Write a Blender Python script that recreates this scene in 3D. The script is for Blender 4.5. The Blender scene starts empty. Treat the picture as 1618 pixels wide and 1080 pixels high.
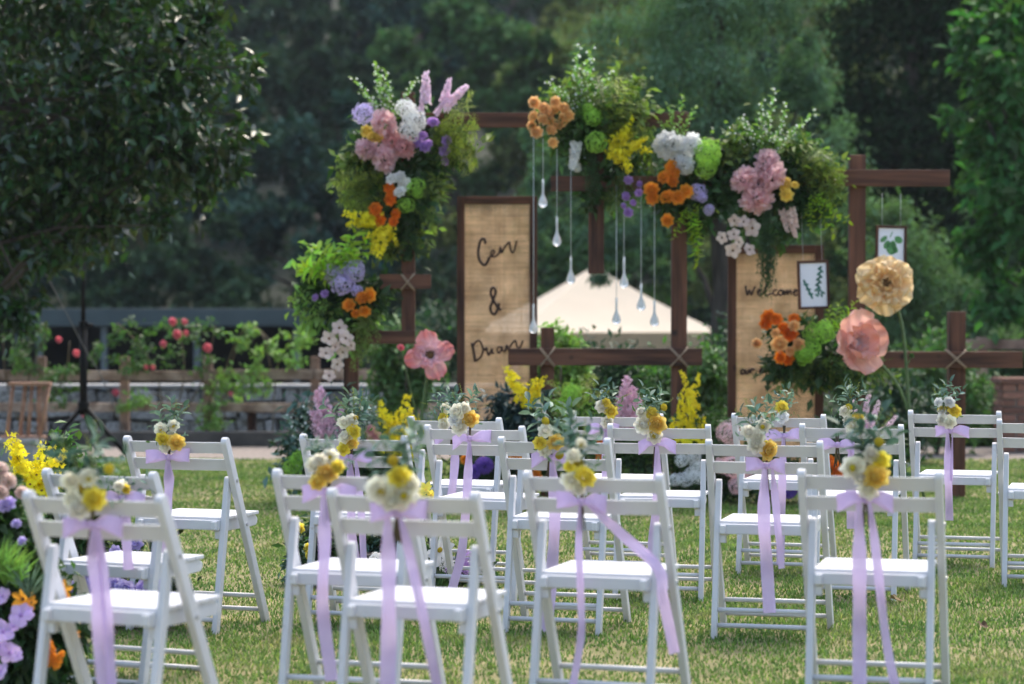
import bpy, bmesh, math, random
import numpy as np
from mathutils import Vector, Matrix, Euler, Quaternion

R = math.radians
random.seed(7)
RNG = np.random.default_rng(11)
SC = bpy.context.scene
COL = SC.collection

# ------------------------------------------------------------------ camera
HC = 1.32                      # camera height
FPX = 3820.0                   # focal length in photo pixels (85 mm, 1618 px wide)
PITCH = math.atan((540 - 482) / FPX)
cam_d = bpy.data.cameras.new('camera')
cam = bpy.data.objects.new('camera', cam_d)
COL.objects.link(cam)
cam.location = (0, 0, HC)
cam.rotation_euler = (R(90) - PITCH, 0, 0)
cam_d.sensor_width = 36
cam_d.lens = 85
cam_d.clip_end = 2000
cam_d.dof.use_dof = True
cam_d.dof.focus_distance = 11.0
cam_d.dof.aperture_fstop = 2.4
SC.camera = cam

# ------------------------------------------------------------------ world, sun, exposure
SUN_EL, SUN_AZ = R(62), R(24)          # azimuth measured from +Y towards +X
w = bpy.data.worlds.new('World')
SC.world = w
w.use_nodes = True
nt = w.node_tree
sky = nt.nodes.new('ShaderNodeTexSky')
sky.sky_type = 'NISHITA'
sky.sun_disc = False
sky.sun_elevation = SUN_EL
sky.sun_rotation = SUN_AZ
sky.air_density = 1.0
sky.dust_density = 3.0
bg = nt.nodes['Background']
bg.inputs[1].default_value = 0.15
nt.links.new(sky.outputs[0], bg.inputs[0])
sd = bpy.data.lights.new('sun', 'SUN')
sun = bpy.data.objects.new('sun', sd)
COL.objects.link(sun)
sd.energy = 1.1
sd.angle = R(14)
sd.color = (1.0, 0.95, 0.86)
_sv = Vector((math.sin(SUN_AZ) * math.cos(SUN_EL), math.cos(SUN_AZ) * math.cos(SUN_EL), math.sin(SUN_EL)))
sun.rotation_euler = (-_sv).to_track_quat('-Z', 'Y').to_euler()
SC.view_settings.view_transform = 'Standard'
SC.view_settings.look = 'None'
SC.view_settings.gamma = 1
SC.view_settings.exposure = 1.46
SC.view_settings.use_white_balance = True
SC.view_settings.white_balance_temperature = 6850
SC.view_settings.white_balance_tint = 8
SC.cycles.max_bounces = 8
SC.cycles.transparent_max_bounces = 12
SC.cycles.use_denoising = True

# ------------------------------------------------------------------ helpers
_f = Vector((0, math.cos(PITCH), -math.sin(PITCH)))
_u = Vector((0, math.sin(PITCH), math.cos(PITCH)))
def ray(px, py):
    return _f + Vector((1, 0, 0)) * ((px - 809) / FPX) - _u * ((py - 540) / FPX)
def at(px, py, Y):
    d = ray(px, py)
    return Vector((0, 0, HC)) + d * (Y / d.y)
def at_z(px, py, z):
    d = ray(px, py)
    return Vector((0, 0, HC)) + d * ((z - HC) / d.z)
def S(Y):
    return FPX / Y

def lin(h):
    h = h.lstrip('#')
    o = []
    for i in (0, 2, 4):
        c = int(h[i:i + 2], 16) / 255
        o.append(c / 12.92 if c <= .04045 else ((c + .055) / 1.055) ** 2.4)
    return tuple(o)

MATS = {}
def pmat(name, col, rough=.6, var=.15, scale=25., island=0., objvar=0., trans=0., tcol=None, bump=0., bscale=60., spec=.5, alpha=1., col2=None, stretch=(1, 1, 1), hue=.0, metal=0., sheen=0., coord='Object'):
    """procedural material: noise between two tones, variation per mesh island and per object"""
    if name in MATS:
        return MATS[name]
    if isinstance(col, str): col = lin(col)
    if isinstance(col2, str): col2 = lin(col2)
    m = bpy.data.materials.new(name)
    m.use_nodes = True
    t = m.node_tree
    b = t.nodes['Principled BSDF']
    L = t.links.new
    tc = t.nodes.new('ShaderNodeTexCoord')
    mp = t.nodes.new('ShaderNodeMapping')
    mp.inputs['Scale'].default_value = stretch
    L(tc.outputs[coord], mp.inputs[0])
    nz = t.nodes.new('ShaderNodeTexNoise')
    nz.inputs['Scale'].default_value = scale
    nz.inputs['Detail'].default_value = 5
    L(mp.outputs[0], nz.inputs[0])
    rp = t.nodes.new('ShaderNodeValToRGB')
    a = tuple(max(0, c * (1 - var)) for c in col)
    z = col2 if col2 else tuple(min(1, c * (1 + var)) for c in col)
    rp.color_ramp.elements[0].position = .3
    rp.color_ramp.elements[1].position = .7
    rp.color_ramp.elements[0].color = (*a, 1)
    rp.color_ramp.elements[1].color = (*z, 1)
    L(nz.outputs[0], rp.inputs[0])
    out = rp.outputs[0]
    if island or objvar or hue:
        hs = t.nodes.new('ShaderNodeHueSaturation')
        L(out, hs.inputs['Color'])
        srcs = []
        if island:
            g = t.nodes.new('ShaderNodeNewGeometry')
            srcs.append((g.outputs['Random Per Island'], island))
        if objvar:
            oi = t.nodes.new('ShaderNodeObjectInfo')
            srcs.append((oi.outputs['Random'], objvar))
        prev = None
        for s, k in srcs:
            mr = t.nodes.new('ShaderNodeMapRange')
            mr.inputs[3].default_value = 1 - k
            mr.inputs[4].default_value = 1 + k
            L(s, mr.inputs[0])
            if prev is None:
                prev = mr.outputs[0]
            else:
                mu = t.nodes.new('ShaderNodeMath'); mu.operation = 'MULTIPLY'
                L(prev, mu.inputs[0]); L(mr.outputs[0], mu.inputs[1]); prev = mu.outputs[0]
        if prev is not None:
            L(prev, hs.inputs['Value'])
        if hue and srcs:
            mr = t.nodes.new('ShaderNodeMapRange')
            mr.inputs[3].default_value = .5 - hue
            mr.inputs[4].default_value = .5 + hue
            L(srcs[-1][0], mr.inputs[0]); L(mr.outputs[0], hs.inputs['Hue'])
        out = hs.outputs[0]
    L(out, b.inputs['Base Color'])
    b.inputs['Roughness'].default_value = rough
    b.inputs['Specular IOR Level'].default_value = spec
    b.inputs['Metallic'].default_value = metal
    if bump:
        n2 = t.nodes.new('ShaderNodeTexNoise')
        n2.inputs['Scale'].default_value = bscale
        n2.inputs['Detail'].default_value = 6
        L(mp.outputs[0], n2.inputs[0])
        bp = t.nodes.new('ShaderNodeBump')
        bp.inputs['Strength'].default_value = bump
        bp.inputs['Distance'].default_value = .01
        L(n2.outputs[0], bp.inputs['Height'])
        L(bp.outputs[0], b.inputs['Normal'])
    sh = b.outputs[0]
    if trans:
        tr = t.nodes.new('ShaderNodeBsdfTranslucent')
        if tcol is not None:
            mx = t.nodes.new('ShaderNodeMix'); mx.data_type = 'RGBA'; mx.blend_type = 'MULTIPLY'
            mx.inputs[0].default_value = 1
            L(out, mx.inputs[6]); mx.inputs[7].default_value = (*tcol, 1)
            L(mx.outputs[2], tr.inputs[0])
        else:
            L(out, tr.inputs[0])
        ms = t.nodes.new('ShaderNodeMixShader')
        ms.inputs[0].default_value = trans
        L(sh, ms.inputs[1]); L(tr.outputs[0], ms.inputs[2])
        sh = ms.outputs[0]
    if alpha < 1:
        tp = t.nodes.new('ShaderNodeBsdfTransparent')
        ms = t.nodes.new('ShaderNodeMixShader')
        ms.inputs[0].default_value = 1 - alpha
        L(sh, ms.inputs[1]); L(tp.outputs[0], ms.inputs[2])
        sh = ms.outputs[0]
    L(sh, t.nodes['Material Output'].inputs[0])
    MATS[name] = m
    return m

class MB:
    """collects vertices and faces for one mesh"""
    def __init__(s):
        s.V, s.F, s.M = [], [], []
    def add(s, V, F, mi=0, mat=None):
        k = len(s.V)
        if mat is not None:
            s.V += [tuple(mat @ Vector(v)) for v in V]
        else:
            s.V += [tuple(v) for v in V]
        s.F += [tuple(i + k for i in f) for f in F]
        s.M += [mi] * len(F)
    def box(s, c, size, rot=None, mi=0):
        x, y, z = (d / 2 for d in size)
        V = [Vector((a, b, d)) for d in (-z, z) for b in (-y, y) for a in (-x, x)]
        if rot is not None:
            V = [rot @ v for v in V]
        c = Vector(c)
        s.add([v + c for v in V], [(0, 2, 3, 1), (4, 5, 7, 6), (0, 1, 5, 4), (2, 6, 7, 3), (0, 4, 6, 2), (1, 3, 7, 5)], mi)
    def tube(s, pts, rad, n=6, mi=0, cap=True):
        pts = [Vector(p) for p in pts]
        if not hasattr(rad, '__len__'):
            rad = [rad] * len(pts)
        V, F = [], []
        ref = None
        for i, p in enumerate(pts):
            a = pts[max(0, i - 1)]; b = pts[min(len(pts) - 1, i + 1)]
            d = (b - a).normalized()
            if ref is None:
                ref = Vector((1, 0, 0)) if abs(d.x) < .8 else Vector((0, 1, 0))
            e1 = (ref - d * ref.dot(d)).normalized()
            ref = e1
            e2 = d.cross(e1)
            for k in range(n):
                t = 2 * math.pi * k / n
                V.append(p + (e1 * math.cos(t) + e2 * math.sin(t)) * rad[i])
        for i in range(len(pts) - 1):
            for k in range(n):
                F.append((i * n + k, i * n + (k + 1) % n, (i + 1) * n + (k + 1) % n, (i + 1) * n + k))
        if cap:
            F.append(tuple(reversed(range(n))))
            F.append(tuple(range((len(pts) - 1) * n, len(pts) * n)))
        s.add(V, F, mi)
    def lathe(s, prof, n=12, mi=0, mat=None):
        V, F = [], []
        for r, z in prof:
            for k in range(n):
                t = 2 * math.pi * k / n
                V.append((r * math.cos(t), r * math.sin(t), z))
        for i in range(len(prof) - 1):
            for k in range(n):
                F.append((i * n + k, i * n + (k + 1) % n, (i + 1) * n + (k + 1) % n, (i + 1) * n + k))
        F.append(tuple(reversed(range(n))))
        F.append(tuple(range((len(prof) - 1) * n, len(prof) * n)))
        s.add(V, F, mi, mat)
    def mesh(s, name, mats, smooth=True, bevel=0.):
        me = bpy.data.meshes.new(name)
        me.from_pydata([tuple(v) for v in s.V], [], s.F)
        for m in (mats if isinstance(mats, (list, tuple)) else [mats]):
            me.materials.append(m)
        me.polygons.foreach_set('material_index', s.M)
        if bevel:
            bm = bmesh.new(); bm.from_mesh(me)
            bmesh.ops.recalc_face_normals(bm, faces=bm.faces)
            ed = [e for e in bm.edges if len(e.link_faces) == 2 and e.calc_face_angle() > .5]
            bmesh.ops.bevel(bm, geom=ed, offset=bevel, segments=2, profile=.6, affect='EDGES', clamp_overlap=True)
            bm.to_mesh(me); bm.free()
            me.shade_flat()
            for p in me.polygons: p.use_smooth = False
        elif smooth:
            me.polygons.foreach_set('use_smooth', [True] * len(me.polygons))
        me.update()
        return me

def mesh_np(name, V, F, mats, smooth=False, mi=None):
    """mesh straight from numpy arrays; all faces with the same number of corners"""
    me = bpy.data.meshes.new(name)
    V = np.asarray(V, dtype=np.float32); F = np.asarray(F, dtype=np.int32)
    n, k = F.shape
    me.vertices.add(len(V)); me.vertices.foreach_set('co', V.ravel())
    me.loops.add(n * k); me.loops.foreach_set('vertex_index', F.ravel())
    me.polygons.add(n)
    me.polygons.foreach_set('loop_start', np.arange(0, n * k, k, dtype=np.int32))
    try: me.polygons.foreach_set('loop_total', np.full(n, k, dtype=np.int32))
    except Exception: pass
    for m in (mats if isinstance(mats, (list, tuple)) else [mats]):
        me.materials.append(m)
    if mi is not None:
        me.polygons.foreach_set('material_index', np.asarray(mi, dtype=np.int32))
    me.update(calc_edges=True)
    me.validate()
    if smooth:
        me.polygons.foreach_set('use_smooth', [True] * n)
    return me

def ob(name, data, parent=None, loc=None, rot=None, scale=None, label=None, cat=None, group=None, kind=None):
    o = bpy.data.objects.new(name, data)
    COL.objects.link(o)
    if parent is not None: o.parent = parent
    if loc is not None: o.location = loc
    if rot is not None:
        if isinstance(rot, Quaternion):
            o.rotation_euler = rot.to_euler()
        else:
            o.rotation_euler = rot
    if scale is not None:
        o.scale = (scale,) * 3 if not hasattr(scale, '__len__') else scale
    if label: o['label'] = label
    if cat: o['category'] = cat
    if group: o['group'] = group
    if kind: o['kind'] = kind
    return o
def thing(name, label, cat, loc=(0, 0, 0), rotz=0., group=None):
    return ob(name, None, None, loc, (0, 0, rotz), None, label, cat, group)

def catmull(P, n=5):
    P = [Vector(p) for p in P]
    Q = [P[0] * 2 - P[1]] + P + [P[-1] * 2 - P[-2]]
    o = []
    for i in range(1, len(Q) - 2):
        a, b, c, d = Q[i - 1], Q[i], Q[i + 1], Q[i + 2]
        for k in range(n):
            t = k / n
            o.append(.5 * ((2 * b) + (c - a) * t + (2 * a - 5 * b + 4 * c - d) * t * t + (3 * b - a - 3 * c + d) * t ** 3))
    o.append(P[-1])
    return o

def tracked(d, roll=0.):
    d = Vector(d).normalized()
    q = d.to_track_quat('Z', 'Y')
    return q @ Quaternion((0, 0, 1), roll)

# ------------------------------------------------------------------ leaf clouds (numpy)
def leaf_geo(P, D, N, L, Wd, fold=.15):
    D = D / np.linalg.norm(D, axis=1, keepdims=True)
    Sd = np.cross(D, N); Sd /= (np.linalg.norm(Sd, axis=1, keepdims=True) + 1e-9)
    Nn = np.cross(Sd, D)
    L = L[:, None]; Wd = Wd[:, None]
    mid = P + D * L * .45
    a = mid + Sd * Wd * .5 + Nn * Wd * fold
    b = mid - Sd * Wd * .5 + Nn * Wd * fold
    tip = P + D * L - Nn * L * .12
    V = np.stack([P, a, tip, b], 1).reshape(-1, 3)
    k = np.arange(len(P))[:, None] * 4
    F = np.concatenate([np.concatenate([k, k + 1, k + 2], 1), np.concatenate([k, k + 2, k + 3], 1)], 0)
    return V, F
def cloud_points(rng, blobs, n, clump=.22, clumps=60, shell=.55):
    """points in clumps through ellipsoids (cx,cy,cz,rx,ry,rz)"""
    vol = np.array([b[3] * b[4] * b[5] for b in blobs]) ** .67
    pr = vol / vol.sum()
    out, nor = [], []
    for b, p in zip(blobs, pr):
        m = max(8, int(n * p)); nc = max(5, int(clumps * p))
        d = rng.normal(size=(nc, 3)); d /= np.linalg.norm(d, axis=1, keepdims=True)
        r = shell + (1 - shell) * rng.random((nc, 1)) ** .6
        c = d * r
        k = rng.integers(0, nc, m)
        q = c[k] + rng.normal(size=(m, 3)) * clump * (.6 + .8 * rng.random((m, 1)))
        cen = np.array(b[:3]); rad = np.array(b[3:6])
        out.append(q * rad + cen)
        nor.append((q + rng.normal(size=(m, 3)) * .5) / np.maximum(rad / rad.max(), .3))
    return np.concatenate(out), np.concatenate(nor)
def cloud_mesh(name, mat, blobs, n, leaf, seed=1, clump=.22, clumps=60, shell=.55, droop=.3, aspect=.45):
    rng = np.random.default_rng(seed)
    P, Nn = cloud_points(rng, blobs, n, clump, clumps, shell)
    m = len(P)
    Nn = Nn / (np.linalg.norm(Nn, axis=1, keepdims=True) + 1e-9)
    D = Nn * .7 + rng.normal(size=(m, 3)) * .7 + np.array([0, 0, -droop])
    N = rng.normal(size=(m, 3)) * .6 + np.array([0, 0, 1.]) + Nn * .4
    L = leaf * (.6 + .8 * rng.random(m))
    V, F = leaf_geo(P, D, N, L, L * aspect * (.8 + .4 * rng.random(m)))
    return mesh_np(name, V, F, mat)

# ------------------------------------------------------------------ materials
WHITE = pmat('white_paint', (.61, .61, .635), rough=.45, var=.04, scale=9, bump=.05, bscale=40, spec=.4, objvar=.02)
def weather(m):
    t = m.node_tree; L = t.links.new
    b = t.nodes['Principled BSDF']; src = b.inputs['Base Color'].links[0].from_socket
    tc = t.nodes.new('ShaderNodeTexCoord'); sp = t.nodes.new('ShaderNodeSeparateXYZ'); L(tc.outputs['Object'], sp.inputs[0])
    n = t.nodes.new('ShaderNodeTexNoise'); n.inputs['Scale'].default_value = 26; n.inputs['Detail'].default_value = 8; n.inputs['Roughness'].default_value = .7
    oi = t.nodes.new('ShaderNodeObjectInfo'); ad = t.nodes.new('ShaderNodeVectorMath'); ad.operation = 'ADD'
    L(tc.outputs['Object'], ad.inputs[0]); L(oi.outputs['Location'], ad.inputs[1]); L(ad.outputs[0], n.inputs[0])
    sc = t.nodes.new('ShaderNodeMapRange'); sc.inputs[1].default_value = .62; sc.inputs[2].default_value = .72; sc.inputs[4].default_value = .55; L(n.outputs[0], sc.inputs[0])
    ft = t.nodes.new('ShaderNodeMapRange'); ft.inputs[1].default_value = .09; ft.inputs[2].default_value = .0; ft.inputs[4].default_value = .8; L(sp.outputs[2], ft.inputs[0])
    fm = t.nodes.new('ShaderNodeMath'); fm.operation = 'MULTIPLY'; L(ft.outputs[0], fm.inputs[0]); L(n.outputs[0], fm.inputs[1])
    mxm = t.nodes.new('ShaderNodeMath'); mxm.operation = 'MAXIMUM'; L(sc.outputs[0], mxm.inputs[0]); L(fm.outputs[0], mxm.inputs[1])
    mx = t.nodes.new('ShaderNodeMix'); mx.data_type = 'RGBA'; L(mxm.outputs[0], mx.inputs[0]); L(src, mx.inputs[6]); mx.inputs[7].default_value = (.36, .31, .24, 1)
    L(mx.outputs[2], b.inputs['Base Color'])
weather(WHITE)
BOLT = pmat('bolt_steel', (.45, .45, .47), rough=.35, var=.05, metal=.9)
TIMBER = pmat('stained_timber', (.085, .030, .016), col2=(.17, .065, .036), rough=.62, var=.35, scale=9, stretch=(1, 1, 1), bump=.25, bscale=35, objvar=.15, spec=.3)
TIMBER_X = pmat('stained_timber_long', (.05, .018, .010), col2=(.17, .068, .038), rough=.62, var=.4, scale=14, stretch=(.12, 1.5, 1.5), bump=.3, bscale=30, objvar=.12, spec=.3)
TIMBER_Z = pmat('stained_timber_upright', (.05, .018, .010), col2=(.165, .066, .037), rough=.62, var=.4, scale=14, stretch=(1.5, 1.5, .12), bump=.3, bscale=30, objvar=.12, spec=.3)
FENCEWOOD = pmat('weathered_fence_wood', (.24, .15, .10), col2=(.46, .36, .28), rough=.85, var=.35, scale=8, bump=.4, bscale=30, objvar=.2)
FENCEPOST = pmat('fence_post_wood', (.22, .12, .085), col2=(.40, .26, .19), rough=.85, var=.35, scale=8, bump=.4, bscale=30, objvar=.2)
REDWOOD = pmat('dark_red_wood', (.06, .022, .014), rough=.7, var=.3, scale=10)
STOOLWOOD = pmat('pale_brown_wood', (.33, .18, .12), rough=.7, var=.25, scale=20, objvar=.1)
STONE = pmat('grey_rubble_stone', (.16, .155, .15), col2=(.50, .49, .47), rough=.9, var=.4, scale=7, bump=.6, bscale=25, objvar=.4)
MORTAR = pmat('dark_mortar', (.05, .048, .042), rough=.95, var=.3, scale=15)
CAPSTONE = pmat('pale_coping', (.33, .32, .31), rough=.8, var=.12, scale=6)
KERB = pmat('dark_kerb', (.09, .08, .07), rough=.9, var=.3, scale=6, bump=.3)
PATH = pmat('gravel_path', (.20, .165, .14), col2=(.30, .25, .22), rough=.95, var=.25, scale=30, bump=.4, bscale=80)
BRICK = pmat('old_red_brick', (.20, .085, .06), col2=(.34, .17, .12), rough=.9, var=.4, scale=12, bump=.4, objvar=.35)
BRICKM = pmat('brick_mortar', (.24, .21, .19), rough=.95, var=.2, scale=20)
BLACK = pmat('black_metal', (.006, .006, .007), rough=.6, var=.1, spec=.15)
CABLE = pmat('grey_cable', (.10, .10, .10), rough=.6, var=.1)
TENT = pmat('beige_canvas', (.72, .61, .48), rough=.8, var=.05, scale=2, trans=.25, bump=.08, bscale=6)
TENTV = pmat('tan_valance', (.50, .36, .22), rough=.8, var=.08, scale=3, trans=.2)
GREYPOLE = pmat('grey_pole', (.4, .4, .4), rough=.5, var=.05)
ROOF = pmat('blue_grey_fascia', (.055, .075, .078), rough=.7, var=.15, scale=2)
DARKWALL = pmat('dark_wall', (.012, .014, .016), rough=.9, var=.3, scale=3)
PALEPOST = pmat('pale_grey_post', (.12, .14, .15), rough=.7, var=.1)
def knots(m):
    t = m.node_tree; L = t.links.new
    b = t.nodes['Principled BSDF']; src = b.inputs['Base Color'].links[0].from_socket
    tc = t.nodes.new('ShaderNodeTexCoord'); oi = t.nodes.new('ShaderNodeObjectInfo')
    ad = t.nodes.new('ShaderNodeVectorMath'); ad.operation = 'ADD'; L(tc.outputs['Object'], ad.inputs[0]); L(oi.outputs['Location'], ad.inputs[1])
    for n in list(t.nodes):
        if n.type == 'MAPPING': L(ad.outputs[0], n.inputs[0])
    v = t.nodes.new('ShaderNodeTexVoronoi'); v.inputs['Scale'].default_value = 5.5; L(ad.outputs[0], v.inputs['Vector'])
    mr = t.nodes.new('ShaderNodeMapRange'); mr.inputs[1].default_value = .06; mr.inputs[2].default_value = .16; L(v.outputs['Distance'], mr.inputs[0])
    mx = t.nodes.new('ShaderNodeMix'); mx.data_type = 'RGBA'; L(mr.outputs[0], mx.inputs[0]); mx.inputs[6].default_value = (.018, .008, .005, 1); L(src, mx.inputs[7])
    L(mx.outputs[2], b.inputs['Base Color'])
knots(TIMBER_X); knots(TIMBER_Z)
RATTAN = pmat('rattan_strand', (.68, .43, .23), col2=(.90, .64, .40), rough=.75, var=.3, scale=6, island=.22, trans=.3)
INK = pmat('dark_brown_lettering', (.035, .013, .008), rough=.5, var=.2)
TWINE = pmat('pale_twine', (.32, .23, .16), rough=.9, var=.2, scale=80)
GLASS = None
def glass():
    m = bpy.data.materials.new('sky_whitened_glass'); m.use_nodes = True
    b = m.node_tree.nodes['Principled BSDF']
    b.inputs['Base Color'].default_value = (.97, .98, 1, 1)
    b.inputs['Roughness'].default_value = .08
    b.inputs['Transmission Weight'].default_value = .6  # part opaque white: sky brightness in the drops is put into the colour
    b.inputs['IOR'].default_value = 1.5
    return m
GLASS = glass()
NYLON = pmat('pale_string', (.62, .66, .70), rough=.5, var=.05)
PAPER = pmat('white_paper', (.74, .74, .80), rough=.7, var=.02)
RIBBON = pmat('lilac_satin_ribbon', (.72, .53, .84), col2=(.80, .62, .90), rough=.30, var=.08, scale=12, trans=.38, alpha=.93, objvar=.04, spec=.4)
STEM = pmat('green_stem', (.07, .12, .035), rough=.6, var=.25, scale=30)
STEMB = pmat('brown_stem', (.10, .075, .04), rough=.7, var=.3, scale=30)
BARK = pmat('dark_bark', (.045, .034, .026), col2=(.10, .08, .06), rough=.95, var=.4, scale=12, bump=.6, bscale=20, stretch=(1, 1, .3))
def leafm(name, c, island=.35, trans=.35, rough=.5, hue=.025, spec=.4, tcol=(1.0, 1.35, .55)):
    return pmat(name, c, rough=rough, var=.15, scale=4, island=island, trans=trans, tcol=tcol, hue=hue, spec=spec)
LF_DARK = leafm('deep_green_leaf', (.045, .09, .032))
LF_MID = leafm('mid_green_leaf', (.085, .16, .05))
LF_LIME = leafm('lime_leaf', (.42, .60, .06), trans=.45)
LF_FERN = leafm('yellow_green_fern', (.36, .38, .08), trans=.4)
LF_FERN2 = leafm('olive_fern', (.20, .25, .07), trans=.4)
LF_GREY = leafm('grey_green_leaf', (.17, .265, .20), trans=.25, tcol=(1, 1.05, .8))
LF_BLUE = leafm('blue_green_leaf', (.075, .155, .12), trans=.22, tcol=(1, 1.05, .8))
LF_SLATE = leafm('slate_green_leaf', (.035, .075, .08), trans=.2, tcol=(1, 1.05, .8))
LF_SOFT = leafm('soft_green_leaf', (.24, .37, .11), trans=.4)
def petalm(name, c, island=.12, trans=.4, objvar=.07, hue=.008, c2=None):
    return pmat(name, c, col2=c2, rough=.7, var=.1, scale=2.5, island=island, trans=.5, objvar=objvar, hue=hue, spec=.15)
P_YEL = petalm('yellow_petal', (.95, .80, .14))
P_ORC = petalm('bright_yellow_petal', (.95, .82, .05))
P_GOLD = petalm('gold_petal', (.96, .72, .20))
P_CRM = petalm('cream_petal', (.97, .90, .78), island=.08)
P_WHT = petalm('white_petal', (.92, .91, .90), island=.07)
P_PINK = petalm('pink_petal', (.98, .63, .66), c2=(.98, .78, .80))
P_CORAL = petalm('coral_pink_petal', (.92, .50, .50), c2=(.95, .64, .64))
P_LILAC = petalm('pale_pink_petal', (.96, .76, .87))
P_ASTIL = petalm('mauve_plume_petal', (.90, .66, .77), island=.2)
P_LAV = petalm('lavender_petal', (.62, .52, .88), c2=(.74, .66, .93))
P_PURP = petalm('purple_petal', (.34, .20, .68))
P_MAUVE = petalm('mauve_petal', (.62, .40, .78))
P_PHLOX = petalm('lilac_phlox_petal', (.74, .55, .88))
P_ORNG = petalm('orange_petal', (.95, .42, .06))
P_PEACH = petalm('peach_orange_petal', (.97, .62, .29))
P_BURNT = petalm('deep_orange_petal', (.92, .28, .04))
P_BLUSH = petalm('blush_petal', (.84, .64, .58), c2=(.88, .74, .68))
P_GRN = petalm('apple_green_petal', (.34, .60, .10), island=.2)
P_RED = petalm('rose_red_petal', (.90, .30, .36))
P_BUTT = petalm('mustard_button', (.62, .50, .05))
CENTRE = pmat('brown_flower_centre', (.16, .085, .03), rough=.9, var=.3, scale=60)

# ------------------------------------------------------------------ flower meshes (unit size, shared)
def petal(L=1., Wd=.8, nu=4, nv=3, cup=.25, curl=.5, ruf=0., base=.25, notch=0., rnd=random, wave=3.):
    """curved petal growing along +Y with its face to +Z"""
    V, F = [], []
    ph = rnd.random() * 6.28
    y = z = 0.
    for i in range(nu + 1):
        u = i / nu
        if i:
            a = curl * (u - .5 / nu)
            y += L / nu * math.cos(a); z += L / nu * math.sin(a)
        wd = Wd * (base + (1 - base) * math.sin(math.pi * min(1, .08 + .62 * u)) ** .8) * (1 if u < .8 else 1 - .35 * ((u - .8) / .2) ** 2)
        for j in range(nv + 1):
            v = 2 * j / nv - 1
            r = ruf * u * math.sin(v * wave + ph + u * 2) + ruf * .6 * u * (rnd.random() - .5)
            yy = y - (L * .16 * v * v * u * u) - notch * (1 - abs(v)) * (1 if i == nu else 0)
            V.append((v * wd / 2, yy, z + cup * v * v * wd + r))
    n = nv + 1
    for i in range(nu):
        for j in range(nv):
            F.append((i * n + j, i * n + j + 1, (i + 1) * n + j + 1, (i + 1) * n + j))
    return V, F
def pm(az, el, off=(0, 0, 0), roll=0.):
    return Matrix.Translation(off) @ Matrix.Rotation(az, 4, 'Z') @ Matrix.Rotation(el, 4, 'X') @ Matrix.Rotation(roll, 4, 'Y')

CACHE = {}
VARIANTS = 3
def cached(f):
    def g(*mats, v=None, **k):
        if v is None: v = random.randrange(VARIANTS)
        key = (f.__name__, tuple(m.name for m in mats), v, tuple(sorted(k.items())))
        if key not in CACHE:
            st = random.getstate(); random.seed(hash((f.__name__, v)) % 9973 if False else sum(map(ord, f.__name__)) * 31 + v)
            CACHE[key] = f(*mats, **k)
            random.setstate(st)
        return CACHE[key]
    return g

@cached
def rose(m, inner=None):
    b = MB()
    lay = [(3, 96, .03, .10, .55, .55, .9), (4, 88, .10, .06, .62, .6, .8), (5, 76, .17, .02, .68, .68, .6), (6, 58, .2, -.04, .74, .72, .45), (7, 36, .22, -.1, .78, .76, .3), (7, 14, .22, -.16, .78, .78, .15)]
    for k, (n, el, r, z, L, Wd, cu) in enumerate(lay):
        for i in range(n):
            a = 2 * math.pi * (i + .5 * (k % 2) + random.uniform(-.12, .12)) / n + k * .7
            V, F = petal(L, Wd, 3, 3, .22, cu, .04, .45)
            b.add(V, F, 0, pm(a, R(el + random.uniform(-6, 6)), (-math.sin(a) * r, math.cos(a) * r, z)))
    return b.mesh('rose', [m])
@cached
def peony(m):
    b = MB()
    n = 105
    for i in range(n):
        z = 1 - 1.6 * (i + .5) / n
        r = math.sqrt(max(0, 1 - z * z)); a = i * 2.39996
        el = math.asin(z)
        lp = 1 + .3 * math.sin(3 * a + 5 * z) * math.sin(5 * z + a + 1)
        V, F = petal(random.uniform(.42, .66), random.uniform(.36, .52), 2, 3, .25, .5, .11, .5, wave=5)
        b.add(V, F, 0, pm(a, el + random.uniform(-.35, .35), (-math.sin(a) * r * .48 * lp, math.cos(a) * r * .48 * lp, z * .48 * lp), random.uniform(-.9, .9)))
    return b.mesh('peony', [m])
@cached
def hydrangea(m):
    b = MB()
    n = 95
    for i in range(n):
        z = 1 - 1.55 * (i + .5) / n
        r = math.sqrt(max(0, 1 - z * z)); a = i * 2.39996
        d = Vector((r * math.cos(a), r * math.sin(a), z))
        k = (.80 + random.uniform(-.08, .12)) * (1 + .13 * math.sin(3 * a + 5 * z) * math.sin(4 * z + a))
        q = tracked(d + Vector([random.uniform(-.3, .3) for _ in range(3)]), random.random() * 6).to_matrix().to_4x4()
        M = Matrix.Translation(d * k) @ q
        s = random.uniform(.16, .21)
        V = [(0, 0, 0)]
        F = []
        for j in range(4):
            t = j * math.pi / 2
            for dt, rr, zz in ((-.6, .75, .2), (0, 1.05, .12), (.6, .75, .2)):
                V.append((math.cos(t + dt) * rr * s, math.sin(t + dt) * rr * s, zz * s + .03))
            o = 1 + j * 3
            F.append((0, o, o + 1, o + 2))
        b.add(V, F, 0, M)
    me = b.mesh('hydrangea', [m], smooth=False)
    return me
@cached
def pom(m):
    b = MB()
    n = 130
    for i in range(n):
        z = 1 - 1.7 * (i + .5) / n
        r = math.sqrt(max(0, 1 - z * z)); a = i * 2.39996
        el = math.asin(max(-1, min(1, z)))
        V, F = petal(.62, .3, 2, 2, .5, .35, .05, .5)
        b.add(V, F, 0, pm(a, el + random.uniform(-.2, .2), (-math.sin(a) * r * .42, math.cos(a) * r * .42, z * .42), random.uniform(-.6, .6)))
    return b.mesh('pom', [m])
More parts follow.
